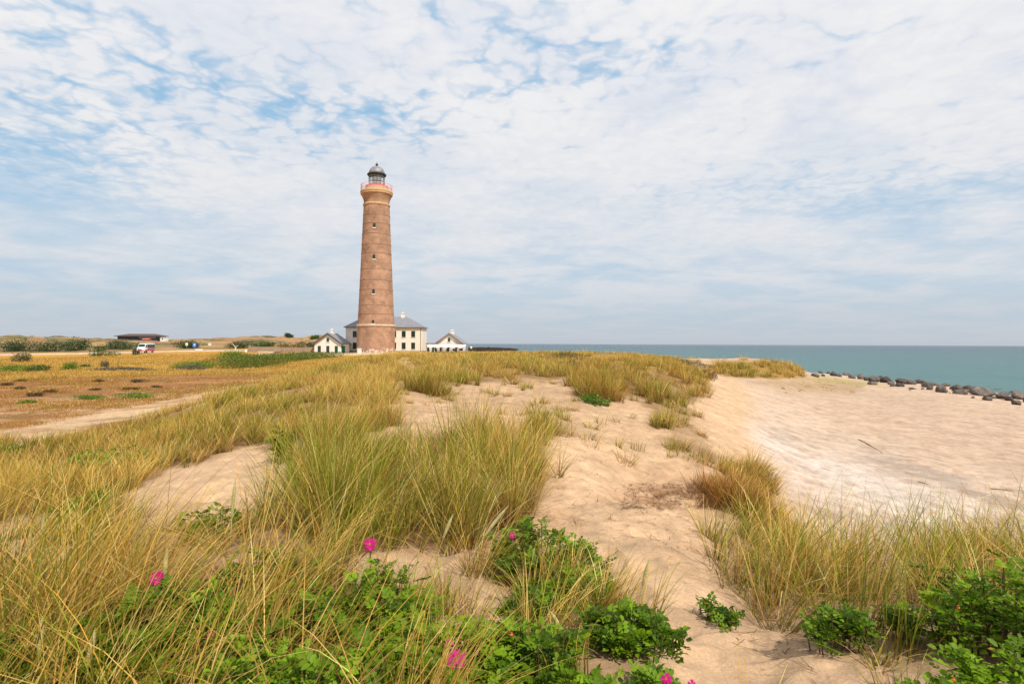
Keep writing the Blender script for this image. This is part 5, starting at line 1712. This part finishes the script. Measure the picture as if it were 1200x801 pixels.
# ------------------------------------------------------------------ signs and bollards by the road
def signpost():
    d = 139.0
    x = (276.2 - CU) / F * d
    o = empty('forked_signpost', (x, d, gz(x, d)))
    tag(o, 'pale forked wooden signpost standing beside the road', 'signpost')
    h = 1.55
    mb = MB(); mb.box(-.13, .13, -.09, .09, -0.3, h); mb.build('post', M['post'], o, bevel=0.01)
    mb = MB(); mb.tube((0.02, 0, h - 0.25), (-.78, 0, h + .62), .10, .06, 8); a = mb.build('sign_arm', M['post'], o)
    mb = MB(); mb.box(-.95, -.60, -.05, .05, h + .45, h + .78); mb.build('arm_tip', M['red'], a, bevel=0.01)
    mb = MB(); mb.tube((0, 0, h - 0.1), (.62, 0, h + .18), .08, .05, 8); mb.build('sign_arm', M['post'], o)


signpost()


def plate_sign(name, u, v0, v1, w, d, m, label, back=True, shape='rect', mark=False):
    x = (u - CU) / F * d
    g = gz(x, d)
    z1 = P(u, v0, d).z - g; z0 = P(u, v1, d).z - g
    o = empty(name, (x, d, g), math.atan2(-x, d))
    tag(o, label, 'road sign')
    mb = MB(); mb.tube((0, 0.05, -0.3), (0, 0.05, z1 - 0.05), .04, n=8); mb.build('pole', M['steel'], o)
    mb = MB()
    if shape == 'round':
        n = 20; r_ = (z1 - z0) / 2
        mb.prism([(r_ * math.cos(2 * math.pi * i / n), (z0 + z1) / 2 + r_ * math.sin(2 * math.pi * i / n)) for i in range(n)], 'y', -0.02, 0.0)
    else:
        mb.box(-w / 2, w / 2, -0.02, 0.0, z0, z1)
    p = mb.build('sign_plate', m, o)
    if mark:
        q = MB(); hh = z1 - z0; zc = z0 + hh * .2
        q.box(-.16, -.08, -.026, -.0203, zc, zc + hh * .6)
        q.box(-.08, .12, -.026, -.0203, zc + hh * .5, zc + hh * .6).box(-.08, .12, -.026, -.0203, zc + hh * .24, zc + hh * .34).box(.10, .18, -.026, -.0203, zc + hh * .28, zc + hh * .56)
        q.build('marking', M['white_b'], p)


plate_sign('parking_sign', 228, 401.6, 406.4, 0.85, 152, M['blue'], 'bright blue square parking sign on a thin pole', mark=True)
plate_sign('road_sign', 218.8, 401.3, 404.8, 0.6, 158, M['post'], 'cream road sign on a pole beside the blue sign', shape='rect')
plate_sign('road_sign', 245.8, 401.6, 405.0, 0.5, 165, M['post'], 'small pale round sign apart from the blue sign', shape='round')
x = (236.2 - CU) / F * 153; o = MB().tube((0, 0, -0.3), (0, 0, 1.9), .05, n=8).tube((0, 0, 1.9), (0, 0, 2.0), .07, n=8).build('marker_pole', M['steel']); o.location = (x, 153, gz(x, 153)); tag(o, 'thin grey marker pole at the end of the white guard rail', 'pole')
gr = empty('guard_rail', ((229 - CU) / F * 147.5, 147.5, gz((229 - CU) / F * 147.5, 147.5)))
tag(gr, 'low white guard rail along the road below the blue sign', 'guard rail')
mb = MB(); mb.box(0, 1.9, -.03, .03, .35, .62); mb.build('rail', M['white_b'], gr)
for xx in (.1, .95, 1.8):
    mb = MB(); mb.box(xx - .05, xx + .05, .033, .11, -.3, .6); mb.build('post', M['white_b'], gr)
x = (288.3 - CU) / F * 143; o = MB().lathe([(.16, -.2), (.16, .62), (.13, .7), (.05, .74)], 14).build('bollard', M['white_b'], smooth=True); o.location = (x, 143, gz(x, 143)); tag(o, 'small white bollard at the end of the plank fence', 'bollard')

# ------------------------------------------------------------------ camper van
def van():
    d = 141.5
    x = (171 - CU) / F * d
    o = empty('camper_van', (x, d, gz(x, d) + 0.12), math.atan2(-0.997, 0.065)); o.scale = (0.86, 0.86, 0.88)
    tag(o, 'white camper van with grey sides and red lower stripe driving on the road', 'van')
    prof = [(-2.8, 0.42), (-2.85, 1.2), (-2.78, 2.45), (-2.6, 2.56), (1.3, 2.56), (1.7, 2.42), (2.28, 1.55), (2.78, 1.28), (2.92, 0.95), (2.9, 0.42)]
    mb = MB(); mb.prism(prof, 'y', -0.98, 0.98); mb.build('body', M['van_white'], o, bevel=0.06, smooth=True)
    for s in (-1, 1):
        y0, y1 = (s * 0.985, s * 1.005)
        ya, yb = min(y0, y1), max(y0, y1)
        mb = MB(); mb.box(-2.76, 1.02, ya, yb, 0.95, 2.3); sp = mb.build('side_panel', M['van_grey'], o)
        ya2, yb2 = (yb, yb + 0.01) if s > 0 else (ya - 0.01, ya)
        for (xa, xb) in ((-2.5, -1.4), (-1.2, -0.2), (0.0, 0.9)):
            mb = MB(); mb.box(xa, xb, ya2, yb2, 1.5, 2.15); mb.build('window', M['glass'], sp)
        mb = MB(); mb.prism([(1.12, 1.5), (2.1, 1.5), (1.62, 2.2), (1.12, 2.2)], 'y', ya, yb); mb.build('cab_window', M['glass'], o)
        mb = MB(); mb.box(-2.7, 2.0, ya, yb, 0.5, 0.9); mb.build('stripe', M['van_red'], o)
        mb = MB(); mb.box(2.70, 2.935, s * 0.75 - 0.17, s * 0.75 + 0.17, 0.86, 1.06); mb.build('headlight', M['lamp'], o)
        mb = MB(); mb.tube((1.95, s * 0.98, 1.5), (2.0, s * 1.22, 1.62), .03, n=6).box(1.93, 2.03, s * 1.22 - .07, s * 1.22 + .07, 1.5, 1.85); mb.build('mirror', M['trim_dark'], o)
        for xw in (-1.75, 1.95):
            y_in, y_out = s * 0.74, s * 1.01
            mb = MB(); mb.tube((xw, y_in, 0.24), (xw, y_out, 0.24), .36, n=20); wv = mb.build('wheel', M['rubber'], o)
            mb = MB(); mb.tube((xw, y_out, 0.24), (xw, s * 1.025, 0.24), .20, n=16); mb.build('rim', M['steel'], wv)
    # windscreen lies on the sloping front
    a, b = Vector((1.74, 0, 2.36)), Vector((2.26, 0, 1.60)); nrm = Vector((0.83, 0, 0.56)).normalized() * 0.02
    mb = MB(); mb.add([(a.x, -.82, a.z), (a.x, .82, a.z), (b.x, .9, b.z), (b.x, -.9, b.z)] + [(p[0] + nrm.x, p[1], p[2] + nrm.z) for p in ((a.x, -.82, a.z), (a.x, .82, a.z), (b.x, .9, b.z), (b.x, -.9, b.z))],
                      [(3, 2, 1, 0), (4, 5, 6, 7), (0, 1, 5, 4), (1, 2, 6, 5), (2, 3, 7, 6), (3, 0, 4, 7)])
    mb.build('windscreen', M['glass'], o)
    mb = MB(); mb.box(2.84, 2.96, -.5, .5, .72, .98); mb.build('grille', M['trim_dark'], o)
    mb = MB(); mb.box(2.80, 3.0, -.95, .95, .40, .62); mb.build('bumper', M['van_red'], o, bevel=0.03)


van()

# ------------------------------------------------------------------ pavilion on the hill
def pavilion():
    d = 300.0
    k = d / F
    x = (160.5 - CU) / F * d
    zb = P(160, 397.4, d).z
    o = empty('hilltop_pavilion', (x, d, zb))
    tag(o, 'low wide pavilion with brown roof and glass front on the hill', 'building')
    w = 51 / 2 * k
    zt = P(160, 394.0, d).z - zb; zr = P(160, 390.8, d).z - zb
    mb = MB(); mb.box(-w * .9, w * .92, 0, 8, -3, zt); mb.build('wall', M['trim_dark'], o)
    mb = MB()
    n = 12
    for i in range(n):
        xa = -w * .88 + 1.76 * w * i / n
        mb.box(xa + 0.1, xa + 1.76 * w / n - 0.1, -0.06, -0.01, 0.15, zt - 0.2)
    mb.build('glazing', M['glass'], o)
    mb = MB(); mb.box(w * .1, w * .88, -0.12, -0.063, zt * .45, zt - .25); mb.build('pale_panes', M['steel'], o)  # pale panel over the panes on one half of the front
    mb = MB()
    vs = [(-w, -1.2, zt), (w, -1.2, zt), (w, 9.2, zt), (-w, 9.2, zt), (-w, -1.2, zt + .25), (w, -1.2, zt + .25), (w, 9.2, zt + .25), (-w, 9.2, zt + .25), (-w * .6, 4, zr), (w * .62, 4, zr)]
    mb.add(vs, [(0, 1, 2, 3), (0, 4, 5, 1), (1, 5, 6, 2), (2, 6, 7, 3), (3, 7, 4, 0), (4, 8, 9, 5), (5, 9, 6), (6, 9, 8, 7), (7, 8, 4)])
    mb.build('roof', M['pav_roof'], o)
    # white cabin next to it
    x2 = (189 - CU) / F * d; z2 = P(189, 397.6, d).z
    c = empty('white_cabin', (x2, d + 1, z2)); tag(c, 'small white cabin beside the hill pavilion', 'cabin')
    mb = MB(); mb.box(-1.3, 1.3, 0, 3, -2, .95); mb.build('wall', M['white'], c)
    mb = MB(); mb.prism([(-1.45, .95), (1.45, .95), (1.45, 1.05), (0, 1.2), (-1.45, 1.05)], 'y', -.15, 3.15); mb.build('roof', M['white_b'], c)
    mb = MB(); mb.box(-.35, .35, -.04, -.003, 0, .8); mb.build('door', M['plinth'], c)
    x3 = (170 - CU) / F * 292; z3 = P(170, 398.6, 292).z
    c = empty('red_hut', (x3, 292, z3)); tag(c, 'low red roofed hut on the hillside below the pavilion', 'hut')
    mb = MB(); mb.box(-1.6, 1.6, 0, 2.6, -2, .35); mb.build('wall', M['trim_brown'], c)
    mb = MB(); mb.prism([(-0.3, .35), (2.9, .35), (1.3, 1.0)], 'x', -1.8, 1.8); mb.build('roof', M['red'], c)


pavilion()


# ------------------------------------------------------------------ visitor beyond the terrace
def person(u, d):
    x = (u - CU) / F * d
    root = empty('person', (x, d, gz(x, d)), R(20))
    tag(root, 'person in a white top and dark trousers standing beside the tarred fence', 'person')
    V = [(0, 0, .95), (0, 0, 1.15), (0, 0, 1.38), (0, 0.0, 1.48), (0, -.01, 1.60), (0, -.01, 1.70),
         (.10, 0, .92), (.11, -.02, .50), (.12, .02, .09), (.12, -.12, .05),
         (-.10, 0, .92), (-.11, .05, .50), (-.12, .10, .09), (-.12, -.04, .05),
         (.19, 0, 1.38), (.25, .02, 1.12), (.22, -.10, .88), (.21, -.15, .80),
         (-.19, 0, 1.38), (-.25, .02, 1.12), (-.24, -.06, .86), (-.23, -.10, .78)]
    E = [(0, 1), (1, 2), (2, 3), (3, 4), (4, 5), (0, 6), (6, 7), (7, 8), (8, 9), (0, 10), (10, 11), (11, 12), (12, 13), (2, 14), (14, 15), (15, 16), (16, 17), (2, 18), (18, 19), (19, 20), (20, 21)]
    rad = [.14, .13, .15, .06, .095, .085, .10, .065, .045, .04, .10, .065, .045, .04, .07, .045, .035, .03, .07, .045, .035, .03]
    me = bpy.data.meshes.new('body'); me.from_pydata(V, E, [])
    o = bpy.data.objects.new('body', me); COL.objects.link(o); o.parent = root
    md = o.modifiers.new('skin', 'SKIN')
    for i, s in enumerate(me.skin_vertices[0].data):
        s.radius = (rad[i], rad[i] * .8); s.use_root = (i == 0)
    sb = o.modifiers.new('sub', 'SUBSURF'); sb.levels = 2; sb.render_levels = 2
    me.materials.append(M['skin'])
    mb = MB(); mb.lathe([(.19, .90), (.19, 1.05), (.185, 1.2), (.21, 1.36), (.12, 1.46), (.08, 1.48)], 20, cap=False); mb.v = [(a, b * .72, c) for a, b, c in mb.v]
    mb.build('shirt', M['white_b'], root, smooth=True)
    mb = MB()
    mb.tube((.10, 0, .95), (.115, -.02, .5), .125, .095, 14).tube((.115, -.02, .5), (.12, .02, .10), .095, .075, 14)
    mb.tube((-.10, 0, .95), (-.115, .05, .5), .125, .095, 14).tube((-.115, .05, .5), (-.12, .10, .10), .095, .075, 14)
    mb.build('trousers', M['dark_cloth'], root, smooth=True)
    mb = MB(); mb.lathe([(.105, 1.60), (.112, 1.68), (.09, 1.76), (.03, 1.80)], 16); mb.build('hair', M['stem'], root, smooth=True)


person(552.2, 146)


# ------------------------------------------------------------------ light and sky
SUN_AZ, SUN_EL = R(143), R(50)   # clockwise from straight ahead
sd = Vector((math.sin(SUN_AZ) * math.cos(SUN_EL), math.cos(SUN_AZ) * math.cos(SUN_EL), math.sin(SUN_EL)))
sl = bpy.data.lights.new('sun', 'SUN'); sl.energy = 4.6; sl.angle = R(1.5); sl.color = (1.0, 0.93, 0.82)
so = bpy.data.objects.new('sun', sl); COL.objects.link(so)
so.rotation_euler = sd.to_track_quat('Z', 'Y').to_euler()
so.location = (30, -30, 60)

wd = bpy.data.worlds.new('World'); SC.world = wd
wd.use_nodes = True
nt = wd.node_tree
for n_ in list(nt.nodes): nt.nodes.remove(n_)
out = nt.nodes.new('ShaderNodeOutputWorld'); bg = nt.nodes.new('ShaderNodeBackground')
STR = 0.10
bg.inputs['Strength'].default_value = STR
nt.links.new(bg.outputs[0], out.inputs[0])
sky = nt.nodes.new('ShaderNodeTexSky'); sky.sky_type = 'NISHITA'; sky.sun_disc = False
sky.sun_elevation = SUN_EL; sky.sun_rotation = SUN_AZ; sky.air_density = 1.0; sky.dust_density = 0.6; sky.ozone_density = 1.5
tc = nt.nodes.new('ShaderNodeTexCoord')
sp = nt.nodes.new('ShaderNodeSeparateXYZ'); nt.links.new(tc.outputs['Generated'], sp.inputs[0])


def mth(op, a, b=None, c=None, clamp=False):
    n = nt.nodes.new('ShaderNodeMath'); n.operation = op; n.use_clamp = clamp
    for i, q in enumerate((a, b, c)):
        if q is None: continue
        if isinstance(q, (int, float)): n.inputs[i].default_value = q
        else: nt.links.new(q, n.inputs[i])
    return n.outputs[0]


def mrange(x, a, b, c=0.0, d=1.0, smooth=True):
    n = nt.nodes.new('ShaderNodeMapRange')
    if smooth: n.interpolation_type = 'SMOOTHSTEP'
    nt.links.new(x, n.inputs['Value'])
    for k, q in zip(('From Min', 'From Max', 'To Min', 'To Max'), (a, b, c, d)): n.inputs[k].default_value = q
    return n.outputs['Result']


def mixrgb(f, a, b):
    n = nt.nodes.new('ShaderNodeMix'); n.data_type = 'RGBA'
    for i, q in ((0, f), (6, a), (7, b)):
        if isinstance(q, (int, float)): n.inputs[i].default_value = q
        elif isinstance(q, tuple): n.inputs[i].default_value = (q[0] / STR, q[1] / STR, q[2] / STR, 1)
        else: nt.links.new(q, n.inputs[i])
    return n.outputs[2]


zc = mth('MAXIMUM', sp.outputs['Z'], 0.0)
hh = mth('ADD', zc, 0.11)
cb = nt.nodes.new('ShaderNodeCombineXYZ')
nt.links.new(mth('DIVIDE', sp.outputs['X'], hh), cb.inputs[0]); nt.links.new(mth('DIVIDE', sp.outputs['Y'], hh), cb.inputs[1])


def noise(scale, det, rough, dist=0.0, off=0.0, stretch=None):
    n = nt.nodes.new('ShaderNodeTexNoise'); n.inputs['Scale'].default_value = scale; n.inputs['Detail'].default_value = det
    n.inputs['Roughness'].default_value = rough; n.inputs['Distortion'].default_value = dist
    mp = nt.nodes.new('ShaderNodeMapping'); mp.inputs['Location'].default_value = (off, off * 0.7, off * 0.3)
    if stretch: mp.inputs['Scale'].default_value = stretch[:3]; mp.inputs['Rotation'].default_value = (0, 0, stretch[3])
    nt.links.new(cb.outputs[0], mp.inputs['Vector']); nt.links.new(mp.outputs[0], n.inputs['Vector'])
    return n.outputs['Fac']


n_big = noise(0.9, 4, 0.5, 0.3, 3.1)
n_mid = noise(4.6, 8, 0.6, 0.25, 7.7, (1.0, 1.3, 1, R(25)))
n_small = noise(8.5, 5, 0.5, 0.15, 1.3)
n_soft = noise(1.9, 5, 0.5, 0.4, 11.0)
az = mth('ARCTAN2', sp.outputs['X'], sp.outputs['Y'])
el = mth('ARCSINE', sp.outputs['Z'])


def blob(u, v, su, sv, amp):
    a0 = math.atan((u - CU) / F); e0 = math.atan((402 - v) / F * math.cos(a0))
    sa = su / F * math.cos(a0) ** 2; se = sv / F * math.cos(a0)
    da = mth('DIVIDE', mth('SUBTRACT', az, a0), sa); de = mth('DIVIDE', mth('SUBTRACT', el, e0), se)
    q = mth('ADD', mth('MULTIPLY', da, da), mth('MULTIPLY', de, de))
    return mth('MULTIPLY', mth('POWER', 2.718, mth('MULTIPLY', q, -1.0)), amp)


BL = [(50, 180, 170, 60, 0.13), (60, 225, 190, 40, 0.09), (40, 130, 120, 40, 0.05), (900, 60, 260, 90, -0.03), (1080, 50, 220, 80, -0.09), (450, 142, 110, 24, 0.13), (250, 108, 190, 36, 0.09), (720, 76, 130, 26, 0.12), (960, 72, 120, 24, 0.05),
      (1080, 240, 200, 30, 0.13), (880, 225, 160, 30, 0.07), (650, 310, 220, 26, 0.10), (120, 330, 280, 50, 0.10), (600, 50, 60, 30, 0.06), (960, 330, 260, 30, 0.06),
      (640, 190, 260, 60, -0.10), (300, 20, 300, 30, -0.06), (1000, 130, 240, 40, -0.08), (330, 215, 150, 40, -0.02)]
acc = None
for b_ in BL:
    q = blob(*b_)
    acc = q if acc is None else mth('ADD', acc, q)
wn = nt.nodes.new('ShaderNodeTexNoise'); wn.inputs['Scale'].default_value = 5.0; wn.inputs['Detail'].default_value = 5; wn.inputs['Roughness'].default_value = 0.6
nt.links.new(cb.outputs[0], wn.inputs['Vector'])
ws = nt.nodes.new('ShaderNodeVectorMath'); ws.operation = 'SCALE'; ws.inputs['Scale'].default_value = 0.22; nt.links.new(wn.outputs['Color'], ws.inputs[0])
wa = nt.nodes.new('ShaderNodeVectorMath'); wa.operation = 'ADD'; nt.links.new(cb.outputs[0], wa.inputs[0]); nt.links.new(ws.outputs[0], wa.inputs[1])


def cells(scale):
    vo = nt.nodes.new('ShaderNodeTexVoronoi'); vo.voronoi_dimensions = '2D'; vo.feature = 'SMOOTH_F1'; vo.inputs['Scale'].default_value = scale; vo.inputs['Smoothness'].default_value = 0.6
    nt.links.new(wa.outputs[0], vo.inputs['Vector'])
    return mth('SUBTRACT', 0.86, vo.outputs['Distance'])


cell = mth('ADD', mth('MULTIPLY', cells(11.0), 0.6), mth('MULTIPLY', cells(25.0), 0.4))
f = mth('ADD', mth('MULTIPLY', n_mid, 0.28), mth('ADD', mth('MULTIPLY', n_big, 0.22), mth('MULTIPLY', cell, 0.50)))
fl = mth('ADD', mth('MULTIPLY', n_soft, 0.42), mth('ADD', mth('MULTIPLY', n_mid, 0.12), 0.235))
hi = mrange(el, 0.14, 0.34)
f = mth('ADD', mth('MULTIPLY', f, hi), mth('MULTIPLY', fl, mth('SUBTRACT', 1.0, hi)))
f = mth('SUBTRACT', mth('ADD', f, 0.075), acc)
cov = mrange(f, 0.28, 0.58)
# clear sky: a little deeper blue than pale
skycol = nt.nodes.new('ShaderNodeMix'); skycol.data_type = 'RGBA'; skycol.blend_type = 'MULTIPLY'; skycol.inputs[0].default_value = 1
nt.links.new(sky.outputs[0], skycol.inputs[6]); skycol.inputs[7].default_value = (1.0, 1.0, 1.0, 1)
blue = mixrgb(0.8, skycol.outputs[2], (0.31, 0.59, 0.86))
shade = mrange(n_soft, 0.38, 0.62)
lit = mrange(mth('ADD', mth('MULTIPLY', cell, 0.5), mth('MULTIPLY', n_mid, 0.5)), 0.36, 0.62)
cloud = mixrgb(mth('ADD', mth('MULTIPLY', shade, 0.6), mth('MULTIPLY', lit, 0.4)), (0.75, 0.775, 0.855), (0.92, 0.91, 0.91))
col = mixrgb(cov, blue, cloud)
# veil of haze low down
hz_f = mth('POWER', 2.718, mth('MULTIPLY', mth('MAXIMUM', el, 0.0), -4.6))
hz_f = mth('MAXIMUM', hz_f, mrange(el, 0.03, 0.20, 0.96, 0.0))
hz_n = mrange(n_soft, 0.35, 0.7)
hazec = mixrgb(hz_n, (0.50, 0.62, 0.71), (0.60, 0.65, 0.715))
hzh = mth('POWER', 2.718, mth('MULTIPLY', mth('MAXIMUM', el, 0.0), -22.0))
hazec = mixrgb(hzh, hazec, (0.52, 0.56, 0.615))
col = mixrgb(hz_f, col, hazec)
nt.links.new(col, bg.inputs['Color'])

SC.view_settings.view_transform = 'Standard'
SC.view_settings.look = 'None'
SC.view_settings.exposure = 0.0
SC.view_settings.gamma = 1.0
SC.view_settings.use_curve_mapping = False
SC.cycles.max_bounces = 6
SC.cycles.diffuse_bounces = 3
SC.cycles.transparent_max_bounces = 8
SC.cycles.use_denoising = True
